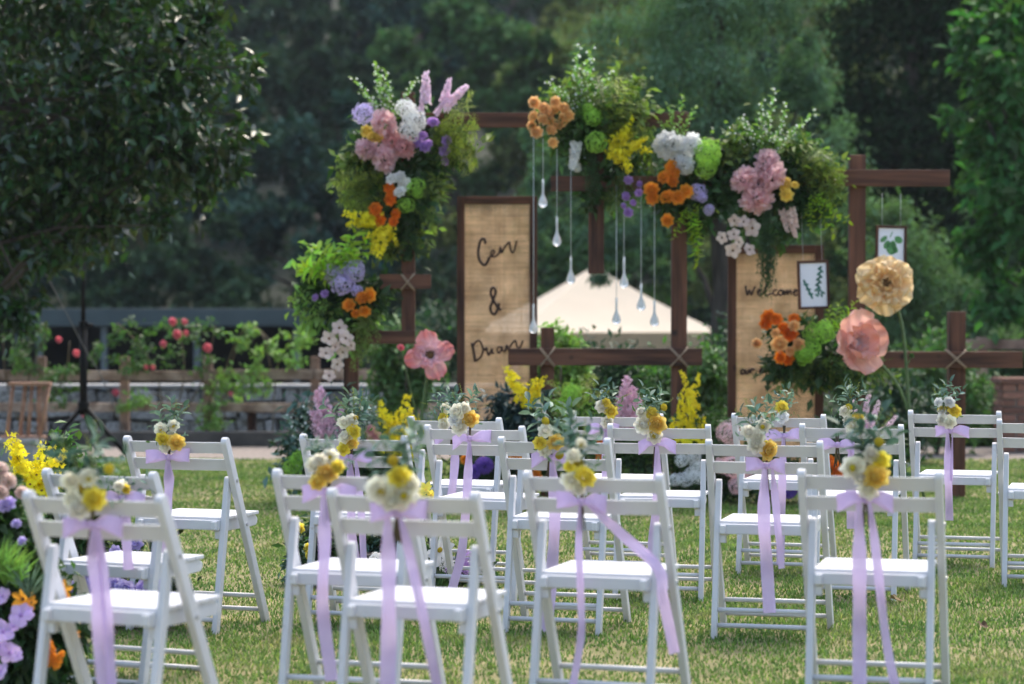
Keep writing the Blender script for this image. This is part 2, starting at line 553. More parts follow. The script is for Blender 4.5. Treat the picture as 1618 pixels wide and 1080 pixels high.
@cached
def openflower(m, c, n=6, wide=.55, el=18., curl=-.3, ruf=.06):
    b = MB()
    for i in range(n):
        a = 2 * math.pi * i / n + random.uniform(-.1, .1)
        V, F = petal(1, wide, 4, 3, -.12, curl, ruf, .3)
        b.add(V, F, 0, pm(a, R(el + random.uniform(-8, 8)), (-math.sin(a) * .06, math.cos(a) * .06, 0.02 * (i % 2))))
    b.lathe([(.02, -.1), (.16, 0), (.17, .08), (.1, .14), (.01, .16)], 8, 1)
    return b.mesh('open_flower', [m, c])
@cached
def button(m):
    b = MB()
    for i in range(60):
        z = 1 - 1.8 * (i + .5) / 60
        r = math.sqrt(max(0, 1 - z * z)); a = i * 2.39996
        d = Vector((r * math.cos(a), r * math.sin(a), z))
        M = Matrix.Translation(d * .82) @ tracked(d).to_matrix().to_4x4()
        s = .2
        b.add([(s, 0, 0), (0, s, 0), (-s, 0, 0), (0, -s, 0), (0, 0, .2)], [(0, 1, 4), (1, 2, 4), (2, 3, 4), (3, 0, 4)], 0, M)
    b.lathe([(.3, -.8), (.7, -.5), (.82, 0), (.65, .55), (.1, .8)], 8)
    return b.mesh('button', [m], smooth=False)

# sprays: unit length along +Z from the origin
def bend(t, k, ax):
    return Vector((math.cos(ax) * k * t * t, math.sin(ax) * k * t * t, t * (1 - .15 * abs(k) * t)))
def leaf_v(L, Wd, fold=.2, droop=.2):
    return ([(0, 0, 0), (Wd * .42, L * .3, fold * Wd), (Wd * .36, L * .68, fold * Wd - droop * L * .3), (0, L, -droop * L), (-Wd * .36, L * .68, fold * Wd - droop * L * .3), (-Wd * .42, L * .3, fold * Wd), (0, L * .5, -droop * L * .12)],
            [(0, 1, 6), (1, 2, 6), (2, 3, 6), (3, 4, 6), (4, 5, 6), (5, 0, 6)])
@cached
def oncidium(m, s, n=46, thin=.5):
    b = MB()
    k = random.uniform(.15, .35); ax = random.random() * 6.28
    b.tube([bend(t / 8, k, ax) for t in range(9)], [.006 * (1.2 - t / 9) for t in range(9)], 5, 1)
    for i in range(n):
        t = .22 + .78 * i / n
        p = bend(t, k, ax)
        a = random.random() * 6.28
        rr = (.02 + random.random() * .10) * (1.25 - t) * 1.4
        c = p + Vector((math.cos(a) * rr, math.sin(a) * rr, random.uniform(-.03, .03)))
        d = Vector((math.cos(a), math.sin(a), random.uniform(-.2, .6)))
        M = Matrix.Translation(c) @ tracked(d, random.random() * 6).to_matrix().to_4x4()
        sz = (.052 if t < .8 else .034) * random.uniform(.8, 1.25)
        for j in range(4):
            V, F = petal(sz, sz * (1.1 if j == 0 else .55), 2, 2, -.1, -.3, sz * .15, .4)
            b.add(V, F, 0, M @ pm(j * math.pi / 2 + random.uniform(-.3, .3), R(12)))
        if i % 2 == 0:
            b.tube([p, c], .002, 3, 1, cap=False)
    return b.mesh('oncidium', [m, s])
@cached
def stock(m, s, n=40, fat=.15):
    b = MB()
    k = random.uniform(.05, .2); ax = random.random() * 6.28
    b.tube([bend(t / 6, k, ax) for t in range(7)], .008, 5, 1)
    for i in range(n):
        t = .2 + .8 * i / n
        p = bend(t, k, ax)
        a = i * 2.39996
        rr = fat * (1.15 - t) ** .6 * random.uniform(.6, 1.15)
        d = Vector((math.cos(a), math.sin(a), random.uniform(.0, .6)))
        M = Matrix.Translation(p + d * rr * .6) @ tracked(d, random.random() * 6).to_matrix().to_4x4()
        sz = fat * (1.15 - t) ** .4 * random.uniform(.6, .95)
        for j in range(4):
            V, F = petal(sz, sz * .9, 2, 2, .15, .3, sz * .15, .4)
            b.add(V, F, 0, M @ pm(j * math.pi / 2, R(25)))
    return b.mesh('stock', [m, s])
@cached
def astilbe(m, s):
    b = MB()
    b.tube([(0, 0, 0), (.01, 0, .5), (0, .01, 1)], [.008, .005, .002], 5, 1)
    for i in range(26):
        t = .15 + .85 * i / 26
        a = i * 2.39996
        L = .28 * (1.1 - t) + .03
        d = Vector((math.cos(a) * .65, math.sin(a) * .65, .75))
        for q in range(14):
            u = (q + 1) / 14
            c = Vector((0, 0, t)) + d * L * u + Vector([random.uniform(-.018, .018) for _ in range(3)])
            M = Matrix.Translation(c) @ tracked(Vector([random.uniform(-1, 1) for _ in range(3)])).to_matrix().to_4x4()
            z = .022 * random.uniform(.7, 1.3)
            b.add([(z, 0, 0), (0, z, z * .4), (-z, 0, 0), (0, -z, z * .4)], [(0, 1, 2, 3)], 0, M)
    return b.mesh('astilbe', [m, s], smooth=False)
@cached
def fern(m, s, n=34, fine=.022, spread=.36):
    b = MB()
    k = random.uniform(.15, .4); ax = random.random() * 6.28
    b.tube([bend(t / 7, k, ax) for t in range(8)], [.006 * (1.2 - t / 8) for t in range(8)], 4, 1)
    for i in range(n):
        t = .12 + .86 * i / n
        p = bend(t, k, ax)
        L = spread * math.sin(math.pi * (.12 + .8 * t)) * random.uniform(.7, 1.1)
        a = ax + math.pi / 2 + (math.pi if i % 2 else 0) + random.uniform(-.7, .7)
        d = Vector((math.cos(a), math.sin(a), random.uniform(.35, .8))).normalized()
        for q in range(9):
            u = (q + 1) / 9
            c = p + d * L * u + Vector((0, 0, -.06 * u * u))
            e = Vector((math.cos(a + (1 if q % 2 else -1) * 1.0), math.sin(a + (1 if q % 2 else -1) * 1.0), random.uniform(.0, .7)))
            sl = .075 * (1.15 - u)
            w = e.cross(Vector((0, 0, 1)) + Vector([random.uniform(-.5, .5) for _ in range(3)])).normalized() * fine * .5
            b.add([c - w, c + e * sl, c + w, c - e * sl * .1], [(0, 1, 2, 3)], 0)
        w = d.cross(Vector((0, 0, 1))).normalized() * .003
        b.add([p - w, p + w, p + d * L + w * .3, p + d * L - w * .3], [(0, 1, 2, 3)], 0)
    return b.mesh('fern', [m, s], smooth=False)
@cached
def branch(m, s, n=16, leaf=.2, asp=.42, fan=.7):
    b = MB()
    k = random.uniform(.1, .3); ax = random.random() * 6.28
    b.tube([bend(t / 7, k, ax) for t in range(8)], [.008 * (1.2 - t / 8) for t in range(8)], 5, 1)
    for i in range(n):
        t = .15 + .85 * i / (n - 1)
        p = bend(t, k, ax)
        a = i * 2.4 + random.uniform(-.3, .3)
        V, F = leaf_v(leaf * random.uniform(.7, 1.15), leaf * asp, .2, random.uniform(.05, .35))
        b.add(V, F, 0, Matrix.Translation(p) @ pm(a, R(random.uniform(20, 60) * fan + (30 if i == n - 1 else 0)), roll=random.uniform(-.6, .6)))
    return b.mesh('branch', [m, s])
@cached
def blossom(m, s, p_, n=18, leaf=.13):
    b = MB()
    k = random.uniform(.05, .3); ax = random.random() * 6.28
    b.tube([bend(t / 7, k, ax) for t in range(8)], [.007 * (1.2 - t / 8) for t in range(8)], 5, 1)
    for i in range(n):
        t = .12 + .88 * i / (n - 1)
        p = bend(t, k, ax)
        a = i * 2.4
        V, F = leaf_v(leaf * random.uniform(.7, 1.15), leaf * .5, .2, .1)
        b.add(V, F, 0, Matrix.Translation(p) @ pm(a, R(random.uniform(30, 60))))
        if i % 3 != 0 and t > .3:
            d = Vector((math.cos(a + 1), math.sin(a + 1), .6)).normalized()
            M = Matrix.Translation(p + d * .04) @ tracked(d).to_matrix().to_4x4()
            for j in range(5):
                V, F = petal(.036, .032, 1, 2, .2, .4, 0, .5)
                b.add(V, F, 2, M @ pm(j * 1.2566, R(35)))
    return b.mesh('blossom', [m, s, p_])
@cached
def twig(m, s, n=22):
    """thin twig with tiny pale buds"""
    b = MB()
    k = random.uniform(.2, .5); ax = random.random() * 6.28
    b.tube([bend(t / 7, k, ax) for t in range(8)], [.009 * (1.1 - t / 8) for t in range(8)], 4, 1)
    for i in range(n):
        t = .35 + .65 * i / n
        a = i * 2.4
        d = Vector((math.cos(a), math.sin(a), .8)).normalized()
        M = Matrix.Translation(bend(t, k, ax)) @ tracked(d).to_matrix().to_4x4()
        b.add([(.012, 0, .02), (-.006, .01, .02), (-.006, -.01, .02), (0, 0, 0), (0, 0, .06)], [(0, 1, 3), (1, 2, 3), (2, 0, 3), (1, 0, 4), (2, 1, 4), (0, 2, 4)], 0, M)
    return b.mesh('twig', [m, s])
@cached
def tuft(m, n=60):
    """tuft of thin grassy blades"""
    b = MB()
    for i in range(n):
        a = random.random() * 6.28; sp = random.uniform(.1, .8); L = random.uniform(.6, 1)
        d = Vector((math.cos(a) * sp, math.sin(a) * sp, 1)).normalized()
        sd = d.cross(Vector((math.cos(a + 1.5), math.sin(a + 1.5), .2))).normalized() * .014
        p1 = d * L * .6; p2 = d * L + Vector((math.cos(a), math.sin(a), -.6)) * .18 * sp
        b.add([-sd * .5, sd * .5, p1 + sd, p2, p1 - sd], [(0, 1, 2, 4), (4, 2, 3)], 0)
    return b.mesh('tuft', [m], smooth=False)
@cached
def trail(m, n=240):
    """hanging fine foliage, unit length; grows along +Z, hangs when pointed down"""
    b = MB()
    strands = [(random.uniform(-.05, .05), random.uniform(-.05, .05), random.uniform(.6, 1)) for _ in range(9)]
    for i in range(n):
        x, y, L = random.choice(strands)
        t = random.random() ** .8 * L
        c = Vector((x * (1 + t), y * (1 + t), t)) + Vector([random.uniform(-.02, .02) for _ in range(3)])
        e = Vector([random.uniform(-1, 1), random.uniform(-1, 1), random.uniform(-.1, .8)]).normalized() * .05
        w = e.cross(Vector([random.uniform(-1, 1) for _ in range(3)])).normalized() * .010
        b.add([c - w, c + e, c + w, c - e * .2], [(0, 1, 2, 3)], 0)
    return b.mesh('trail', [m], smooth=False)

# ------------------------------------------------------------------ arrangements
class Arr:
    """one flower arrangement: an Empty with flower and foliage parts, laid out around depth Y"""
    def __init__(s, name, label, cat, base, Y, group=None, z=None):
        s.Y = Y; s.push = .05
        p = at(base[0], base[1], Y)
        if z is not None: p.z = z
        s.root = thing(name, label, cat, p, 0, group)
        s.o = p
        s.cen = base
    def flower(s, part, mesh, px, py, r, dY=-.05, face=None, jit=.35, fn_jit=0):
        if mesh.name.startswith('open_flower'): fn_jit = .6
        p = at(px, py, s.Y + dY)
        if fn_jit: jit = fn_jit
        d = face or (random.uniform(-jit, jit) + (px - s.cen[0]) * .002, -1, .25 + random.uniform(-jit, jit) - (py - s.cen[1]) * .0015)
        return ob(part, mesh, s.root, p - s.o, tracked(d, random.random() * 6.28), tuple(r / S(s.Y + dY) * random.uniform(.86, 1.14) for _ in range(3)))
    def flowers(s, part, fn, mats, L, dY=-.05, **k):
        g = 1.2 if fn is rose else 1.08
        for e in L:
            s.flower(part, fn(*mats, **k), e[0], e[1], e[2] * g, dY + random.uniform(-.03, .02))
    def spray(s, part, mesh, a, b_, dA=0., dB=-.06, thick=1.):
        dA -= s.push; dB -= s.push
        p = at(a[0], a[1], s.Y + dA); q = at(b_[0], b_[1], s.Y + dB)
        d = q - p
        return ob(part, mesh, s.root, p - s.o, tracked(d, random.random() * 6.28), (d.length * thick, d.length * thick, d.length))
    def mass(s, part, mat, blobs, n, leaf, seed=1, dY=.10, depth=.6, droop=.2, aspect=.45, clumps=26, shell=.35, kind='stuff'):
        B = []
        for (px, py, rx, ry) in blobs:
            p = at(px, py, s.Y + dY) - s.o
            k = S(s.Y + dY)
            B.append((p.x, p.y, p.z, rx / k, depth * min(rx, ry) / k, ry / k))
        me = cloud_mesh(part, mat, B, n, leaf, seed, .3, clumps, shell, droop, aspect)
        return ob(part, me, s.root, (0, 0, 0), kind=kind)

# ================================================================== SETTING
def ground_z(x, y):
    z = -.03
    if y > 26.5:
        t = min(1, (y - 26.5) / 3.5); z -= 1.3 * t * t * (3 - 2 * t)
    if y > 46:
        z += (y - 46) * .27 + .9 * math.sin(x * .16 + y * .05) * min(1, (y - 46) / 20) + .7 * math.sin(x * .37 + 1 + y * .11) * min(1, (y - 46) / 20)
    return z
SOIL = pmat('dark_undergrowth_soil', (.010, .018, .009), col2=(.026, .036, .018), rough=.95, var=.3, scale=.6, bump=.5, bscale=3)
ys = np.concatenate([np.linspace(-40, 26, 12), np.linspace(26.5, 30, 8), np.linspace(31, 190, 70)])
xs = np.linspace(-70, 70, 60)
V = [(x, y, ground_z(x, y)) for y in ys for x in xs]
nx = len(xs)
Fq = [(j * nx + i, j * nx + i + 1, (j + 1) * nx + i + 1, (j + 1) * nx + i) for j in range(len(ys) - 1) for i in range(nx - 1)]
ob('ground', mesh_np('ground', V, Fq, SOIL, True), kind='structure')

# lawn: a sheet of turf soil plus real blades
TURF = pmat('turf', (.15, .155, .05), col2=(.28, .23, .11), rough=.95, var=.25, scale=3.2, bump=.5, bscale=60)
V = [(-14, -8, 0), (14, -8, 0), (14, 20.7, 0), (-14, 20.7, 0)]
ob('lawn', mesh_np('lawn', V, [(0, 1, 2, 3)], TURF), kind='structure')
V = [(-16, 20.7, -.004), (16, 20.7, -.004), (16, 22.6, -.004), (-16, 22.6, -.004)]
ob('path', mesh_np('path', V, [(0, 1, 2, 3)], PATH), kind='structure')

def grass_mat():
    m = bpy.data.materials.new('grass_blade'); m.use_nodes = True
    t = m.node_tree; L = t.links.new
    b = t.nodes['Principled BSDF']
    tc = t.nodes.new('ShaderNodeTexCoord')
    def nz(sc, d=4):
        n = t.nodes.new('ShaderNodeTexNoise'); n.inputs['Scale'].default_value = sc; n.inputs['Detail'].default_value = d
        L(tc.outputs['Object'], n.inputs[0]); return n
    def ramp(src, stops):
        r = t.nodes.new('ShaderNodeValToRGB')
        e = r.color_ramp.elements
        e[0].position, e[0].color = stops[0][0], (*stops[0][1], 1)
        e[1].position, e[1].color = stops[-1][0], (*stops[-1][1], 1)
        for p, c in stops[1:-1]:
            x = e.new(p); x.color = (*c, 1)
        L(src, r.inputs[0]); return r
    a = nz(2.6, 8)
    base = ramp(a.outputs[0], [(.34, (.09, .20, .04)), (.54, (.16, .27, .062)), (.75, (.30, .32, .12))])
    g = t.nodes.new('ShaderNodeNewGeometry')
    rv = ramp(g.outputs['Random Per Island'], [(0, (.55, .55, .55)), (.85, (1.15, 1.15, 1.05)), (1, (1.9, 1.6, 1.5))])
    mx = t.nodes.new('ShaderNodeMix'); mx.data_type = 'RGBA'; mx.blend_type = 'MULTIPLY'; mx.inputs[0].default_value = 1
    L(base.outputs[0], mx.inputs[6]); L(rv.outputs[0], mx.inputs[7])
    L(mx.outputs[2], b.inputs['Base Color'])
    b.inputs['Roughness'].default_value = .6
    b.inputs['Specular IOR Level'].default_value = .25
    tr = t.nodes.new('ShaderNodeBsdfTranslucent'); L(mx.outputs[2], tr.inputs[0])
    ms = t.nodes.new('ShaderNodeMixShader'); ms.inputs[0].default_value = .4
    L(b.outputs[0], ms.inputs[1]); L(tr.outputs[0], ms.inputs[2]); L(ms.outputs[0], t.nodes['Material Output'].inputs[0])
    return m
def build_grass():
    rng = np.random.default_rng(5)
    n = 400000
    y = 6.9 + 13.8 * rng.random(n) ** 1.15
    x = (rng.random(n) * 2 - 1) * (y * .235 + 1.1)
    hN = .5 + .5 * np.sin(x * 2.1 + 1.3 * np.sin(y * 1.7)) * np.sin(y * 1.9 + x)
    keep = rng.random(n) < (.55 + .45 * hN)
    x, y, hN = x[keep], y[keep], hN[keep]; n = len(x)
    h = (.009 + .014 * rng.random(n)) * (.75 + .5 * hN) * (1 + .5 * (rng.random(n) > .97))
    a = rng.random(n) * 6.283
    ln = h * (.3 + .9 * rng.random(n))
    wd = (.0022 + .0018 * rng.random(n)) * (1 + .06 * (y - 8))
    P = np.stack([x, y, np.zeros(n)], 1)
    sd = np.stack([np.cos(a), np.sin(a), np.zeros(n)], 1) * wd[:, None]
    dl = np.stack([-np.sin(a), np.cos(a), np.zeros(n)], 1) * ln[:, None]
    up = np.stack([np.zeros(n), np.zeros(n), h], 1)
    mid = P + up * .6 + dl * .35
    tip = P + up + dl
    V = np.stack([P - sd, P + sd, mid + sd * .8, tip, mid - sd * .8], 1).reshape(-1, 3)
    k = np.arange(n)[:, None] * 5
    F = np.concatenate([np.concatenate([k, k + 1, k + 2], 1), np.concatenate([k, k + 2, k + 4], 1), np.concatenate([k + 4, k + 2, k + 3], 1)], 0)
    me = mesh_np('grass', V, F, grass_mat())
    ob('grass', me, None, (0, 0, .001), label='short patchy green lawn grass under the chairs', cat='grass', kind='stuff')
build_grass()

# fallen leaves
DRY = pmat('dry_leaf', (.20, .10, .035), col2=(.42, .30, .15), rough=.8, var=.3, scale=30)
DRYD = pmat('brown_dry_leaf', (.09, .05, .022), rough=.8, var=.3, scale=30)
def dry_leaf(px, py, L, mt, lab, rz):
    b = MB(); V, F = petal(L, L * .7, 4, 4, .25, .5, .01, .3); b.add(V, F, 0)
    p = at_z(px, py, .015)
    ob('fallen_leaf', b.mesh('fallen_leaf', [mt]), None, p, (R(8), R(-6), rz), None, lab, 'leaf')
dry_leaf(1425, 950, .055, DRY, 'pale curled fallen leaf on the grass behind a chair foot', 1.2)
dry_leaf(1558, 992, .05, DRYD, 'dark brown fallen leaf lying alone on open grass at right', .3)

# ------------------------------------------------------------------ stone wall, kerb, fence, bench at left
def rand_block(rng, sx, sy, sz, j=.18):
    b = MB(); b.box((0, 0, 0), (sx, sy, sz))
    b.V = [tuple(c * (1 + rng.uniform(-j, j)) for c in v) for v in b.V]
    return b
YW = 24.6
wall = thing('stone_wall', 'low grey rubble stone wall with pale coping behind the wooden fence', 'wall', (0, YW, 0))
b = MB(); b.box((-2.6, .14, .22), (6.6, .2, .46)); ob('wall_core', b.mesh('wall_core', [MORTAR], False), wall)
b = MB(); b.box((-2.6, .08, .497), (6.7, .40, .035)); ob('coping', b.mesh('coping', [CAPSTONE], bevel=.008), wall)
rg = random.Random(3)
SM = []
for i in range(8):
    SM.append(rand_block(rg, 1, 1, 1, .16).mesh('stone', [STONE], bevel=.12))
for r_ in range(3):
    x = -5.85
    while x < .6:
        wd = rg.uniform(.10, .34)
        ob('stone', rg.choice(SM), wall, (x + wd / 2, rg.uniform(-.06, .01), .08 + r_ * .155 + rg.uniform(-.02, .02)), (rg.uniform(-.08, .08), rg.uniform(-.15, .15), rg.uniform(-.1, .1)), (wd * .96, .18, .145 * rg.uniform(.8, 1.1)))
        x += wd
YF = 23.1
kb = ob('kerb', None, None, (0, YF - .25, 0)); bpy.data.objects.remove(kb)
b = MB(); b.box((-3.2, 0, .06), (7.0, .16, .14)); ob('kerb', b.mesh('kerb', [KERB], bevel=.012), None, (0, YF - .3, 0), kind='structure')
fence = thing('rail_fence', 'weathered wooden post and rail fence at the left edge of the lawn', 'fence', (0, YF, 0))
for px in (-65, 66, 197, 329, 498, 632):
    p = at(px, 600, YF); b = MB(); b.box((0, 0, .40), (.085, .085, .86)); ob('post', b.mesh('post', [FENCEPOST], bevel=.008), fence, (p.x, 0, 0))
xs_ = [at(px, 600, YF).x for px in (-130, 66, 197, 329, 498, 700)]
for zz, hh in ((.655, .095), (.345, .085)):
    for i in range(5):
        b = MB(); b.box(((xs_[i] + xs_[i + 1]) / 2, -.065, zz + random.uniform(-.008, .008)), (xs_[i + 1] - xs_[i] - .01, .04, hh), Matrix.Rotation(random.uniform(-.01, .01), 3, 'Y'))
        ob('rail', b.mesh('rail', [FENCEWOOD], bevel=.006), fence)
bench = thing('bench', 'low dark red-brown plank bench behind the wooden fence', 'bench', at_z(440, 706, 0))
bench.location.y = YF + .45; bench.location.x = at(440, 660, YF + .45).x
for k, yy in enumerate((-.12, .02, .16)):
    b = MB(); b.box((0, yy, .30), (.62, .12, .05)); ob('plank', b.mesh('plank', [REDWOOD], bevel=.006), bench)
for sx in (-.26, .26):
    b = MB(); b.box((sx, .02, .135), (.06, .34, .27)); ob('leg', b.mesh('leg', [REDWOOD], bevel=.006), bench)

# brick pillar at right
YB = 21.9
pp = at_z(1606, 704, 0); pp.y = YB; pp.x = at(1612, 650, YB).x
pil = thing('brick_pillar', 'old red brick pillar at the right edge beyond the lawn', 'pillar', (pp.x, pp.y, 0))
b = MB(); b.box((0, 0, .30), (.36, .36, .60)); ob('core', b.mesh('core', [BRICKM], False), pil)
b = MB(); b.box((0, 0, 0), (1, 1, 1)); bk = b.mesh('brick', [BRICK], bevel=.04)
for r_ in range(9):
    z = .035 + r_ * .068
    for k in range(2):
        off = -.1 + .2 * k if r_ % 2 else -.14 + .22 * k
        ln = .19 if r_ % 2 else (.11 if k == 0 else .25)
        if r_ % 2 == 0 and k == 1: off = .06
        ob('brick', bk, pil, (off, -.175 + random.uniform(-.004, .004), z), (0, 0, 0), (ln, .05, .056))
        ob('brick', bk, pil, (-.175 + random.uniform(-.004, .004), off + .02, z), (0, 0, R(90)), (ln, .05, .056))
b = MB(); b.box((0, 0, .64), (.44, .44, .05)); ob('cap', b.mesh('cap', [BRICK], bevel=.01), pil)
# rail fence at the right, farther back
rf = thing('garden_fence', 'brown garden fence half hidden behind the right shrubs', 'fence', (0, 24.2, 0))
for px in (1551, 1700):
    p = at(px, 600, 24.2); b = MB(); b.box((0, 0, .5), (.10, .10, 1.0)); ob('post', b.mesh('post', [FENCEPOST], bevel=.008), rf, (p.x, 0, 0))
for zz in (.93, .55):
    a = at(1490, 600, 24.2).x; c = at(1760, 600, 24.2).x
    b = MB(); b.box(((a + c) / 2, -.075, zz), (c - a, .04, .10)); ob('rail', b.mesh('rail', [FENCEPOST], bevel=.006), rf)

# ------------------------------------------------------------------ shelter behind the fence
YS = 36.
GZ = -1.33
sh = thing('open_shelter', 'long open shelter with blue-grey fascia and dark interior behind the fence', 'shelter', (at(260, 500, YS).x, YS, GZ))
k = S(YS); wdt = 560 / k
zt = at(260, 487, YS).z - GZ; zb = at(260, 515, YS).z - GZ
b = MB(); b.box((0, 0, (zt + zb) / 2), (wdt, .12, zt - zb)); ob('fascia', b.mesh('fascia', [ROOF], bevel=.01), sh)
b = MB(); b.box((0, 1.9, zt - .06), (wdt, 3.6, .08)); ob('roof', b.mesh('roof', [ROOF], bevel=.01), sh)
b = MB(); b.box((0, 3.6, zb / 2), (wdt, .12, zb)); ob('back_wall', b.mesh('back_wall', [DARKWALL], False), sh)
for sx in (-1, 1):
    b = MB(); b.box((sx * (wdt / 2 - .06), 1.9, zb / 2), (.1, 3.2, zb)); ob('side_wall', b.mesh('side_wall', [DARKWALL], False), sh)
for px in (60, 163, 310, 468):
    b = MB(); b.box((at(px, 500, YS).x - sh.location.x, .1, zb / 2), (.09, .09, zb)); ob('post', b.mesh('post', [PALEPOST], bevel=.006), sh)

# ------------------------------------------------------------------ tent
YT = 33.4
tc_ = at(938, 500, YT + 1.5)
tent = thing('canopy_tent', 'beige pyramid canopy tent standing behind the wooden arch', 'tent', (tc_.x, YT + 1.5, GZ), R(12))
ez = at(900, 526, YT).z - GZ; pz = at(965, 420, YT + 1.5).z - GZ
hw = 1.5
def tent_face(i):
    V, F = [], []
    n = 8
    for r_ in range(n + 1):
        t = r_ / n
        z = ez + (pz - ez) * ((1 - t) ** 1.12)
        for c in range(n + 1):
            v = 2 * c / n - 1
            sag = -.05 * (1 - v * v) * math.sin(math.pi * t)
            V.append((v * hw * t, -hw * t, z + sag + .012 * math.sin(v * 9 + t * 5) * t * (1 - t) * 2))
    for r_ in range(n):
        for c in range(n):
            F.append((r_ * (n + 1) + c, (r_ + 1) * (n + 1) + c, (r_ + 1) * (n + 1) + c + 1, r_ * (n + 1) + c + 1))
    b = MB(); b.add(V, F, 0, Matrix.Rotation(i * math.pi / 2, 4, 'Z')); return b
for i in range(4):
    ob('canopy_panel', tent_face(i).mesh('canopy_panel', [TENT]), tent)
    V, F = [], []
    for c in range(17):
        v = 2 * c / 16 - 1
        V += [(v * hw, -hw - .004, ez + .01), (v * hw, -hw - .012, ez - .20 - .02 * abs(math.sin(c * 1.57)))]
    F = [(2 * c, 2 * c + 1, 2 * c + 3, 2 * c + 2) for c in range(16)]
    b = MB(); b.add(V, F, 0, Matrix.Rotation(i * math.pi / 2, 4, 'Z')); ob('valance', b.mesh('valance', [TENTV]), tent)
for sx in (-1, 1):
    for sy in (-1, 1):
        b = MB(); b.tube([(sx * 1.46, sy * 1.46, 0), (sx * 1.46, sy * 1.46, ez - .02)], .025, 8); ob('pole', b.mesh('pole', [GREYPOLE]), tent)

# ------------------------------------------------------------------ trees
def trunk_mesh(h, r0, r1, limbs, seed, top=None):
    rg = random.Random(seed); b = MB()
    pts = [Vector((0, 0, -.1))]
    for i in range(1, 8):
        pts.append(Vector((rg.uniform(-.05, .05) * h * .3, rg.uniform(-.05, .05) * h * .3, h * i / 7)))
    b.tube(pts, [r0 + (r1 - r0) * i / 7 for i in range(8)], 8)
    for i in range(limbs):
        t = rg.uniform(.4, .95); p = pts[int(t * 7)]
        a = rg.random() * 6.28; L = h * rg.uniform(.3, .55)
        q = p + Vector((math.cos(a) * L * .5, math.sin(a) * L * .5, L * .35)); e = p + Vector((math.cos(a) * L, math.sin(a) * L, L * .6))
        rr = (r0 + (r1 - r0) * t) * .5
        b.tube([p, q, e], [rr, rr * .6, rr * .2], 6)
    return b.mesh('trunk', [BARK])
HL = [leafm('hill_leaf_dark', (.03, .06, .034), .3, .12, .95, .02, .04), leafm('hill_leaf_olive', (.17, .205, .065), .35, .12, .95, .02, .04), leafm('hill_leaf_mid', (.07, .135, .05), .35, .12, .95, .02, .04), leafm('hill_leaf_blue', (.03, .066, .052), .3, .12, .95, .02, .04)]
def crown_blobs(rg, rx, rz, n):
    B = [(0, 0, 0, rx * .75, rx * .75, rz * .8)]
    for i in range(n):
        a = rg.random() * 6.28; e = rg.uniform(-.7, .9)
        B.append((math.cos(a) * rx * .6 * math.cos(e), math.sin(a) * rx * .6 * math.cos(e), math.sin(e) * rz * .65, rx * rg.uniform(.3, .5), rx * rg.uniform(.3, .5), rz * rg.uniform(.25, .42)))
    return B
crowns = []
for i in range(8):
    rg = random.Random(50 + i)
    crowns.append(cloud_mesh('crown', HL[i % 4], crown_blobs(rg, 1, 1.15, 9), 16000, .075, 90 + i, .085, 60, .7, .3, .7))
hill_trunk = trunk_mesh(1.0, .07, .03, 4, 5)
rg = random.Random(21)
def hill_tree(x, y, rad, k, lift=1.1):
    z = ground_z(x, y)
    px = 809 + FPX * x / y
    tone = ('dark', 'olive', 'mid green', 'bluish dark')[k % 4]
    zone = 'behind the left tree and shelter' if px < 560 else 'behind the arch' if px < 1150 else 'behind the right beam'
    lev = 'low on the hillside' if y < 58 else 'halfway up the hillside' if y < 85 else 'high on the hillside'
    t = thing('forest_tree', tone + ' forest tree ' + lev + ' ' + zone, 'tree', (x, y, z - .1), rg.random() * 6.28, 'trees of the hillside forest')
    ob('trunk', hill_trunk, t, (0, 0, 0), None, (rad * 1.6, rad * 1.6, rad * lift * 1.05))
    ob('crown', crowns[k], t, (0, 0, rad * lift), None, rad)
rows = [(47.5, 2.3, 2.9), (53, 2.6, 3.2), (60, 2.7, 3.4), (69, 2.8, 3.8), (80, 3.1, 4.2), (93, 3.4, 4.8), (108, 3.8, 5.4), (126, 4.2, 6.2)]
for j, (y, rad, step) in enumerate(rows):
    hwid = y * .25 + 3
    x = -hwid + (j % 2) * step * .5
    while x < hwid:
        xx = x + rg.uniform(-.9, .9); yy = y + rg.uniform(-2, 2)
        px = 809 + FPX * xx / yy
        if px > 1280: k = rg.choice([1, 4, 5, 0])
        elif px < 560: k = rg.choice([0, 3, 4, 7])
        else: k = rg.choice([2, 5, 1, 6, 1, 5, 3])
        rr = rad * rg.uniform(.8, 1.2)
        if 560 < px < 900 and j < 2: rr *= .62
        hill_tree(xx, yy, rr, k)
        x += step
# air between the lawn and the hill
def haze():
    m = bpy.data.materials.new('haze_air'); m.use_nodes = True
    t = m.node_tree; t.nodes.remove(t.nodes['Principled BSDF'])
    v = t.nodes.new('ShaderNodeVolumePrincipled')
    v.inputs['Color'].default_value = (.80, .88, 1, 1)
    v.inputs['Density'].default_value = .0003
    v.inputs['Anisotropy'].default_value = .2
    t.links.new(v.outputs[0], t.nodes['Material Output'].inputs['Volume'])
    b = MB(); b.box((0, 76, 24), (150, 242, 58)); ob('haze', b.mesh('haze', [m], False), kind='stuff', label='thin pale blue air in front of the hillside forest', cat='haze')
haze()

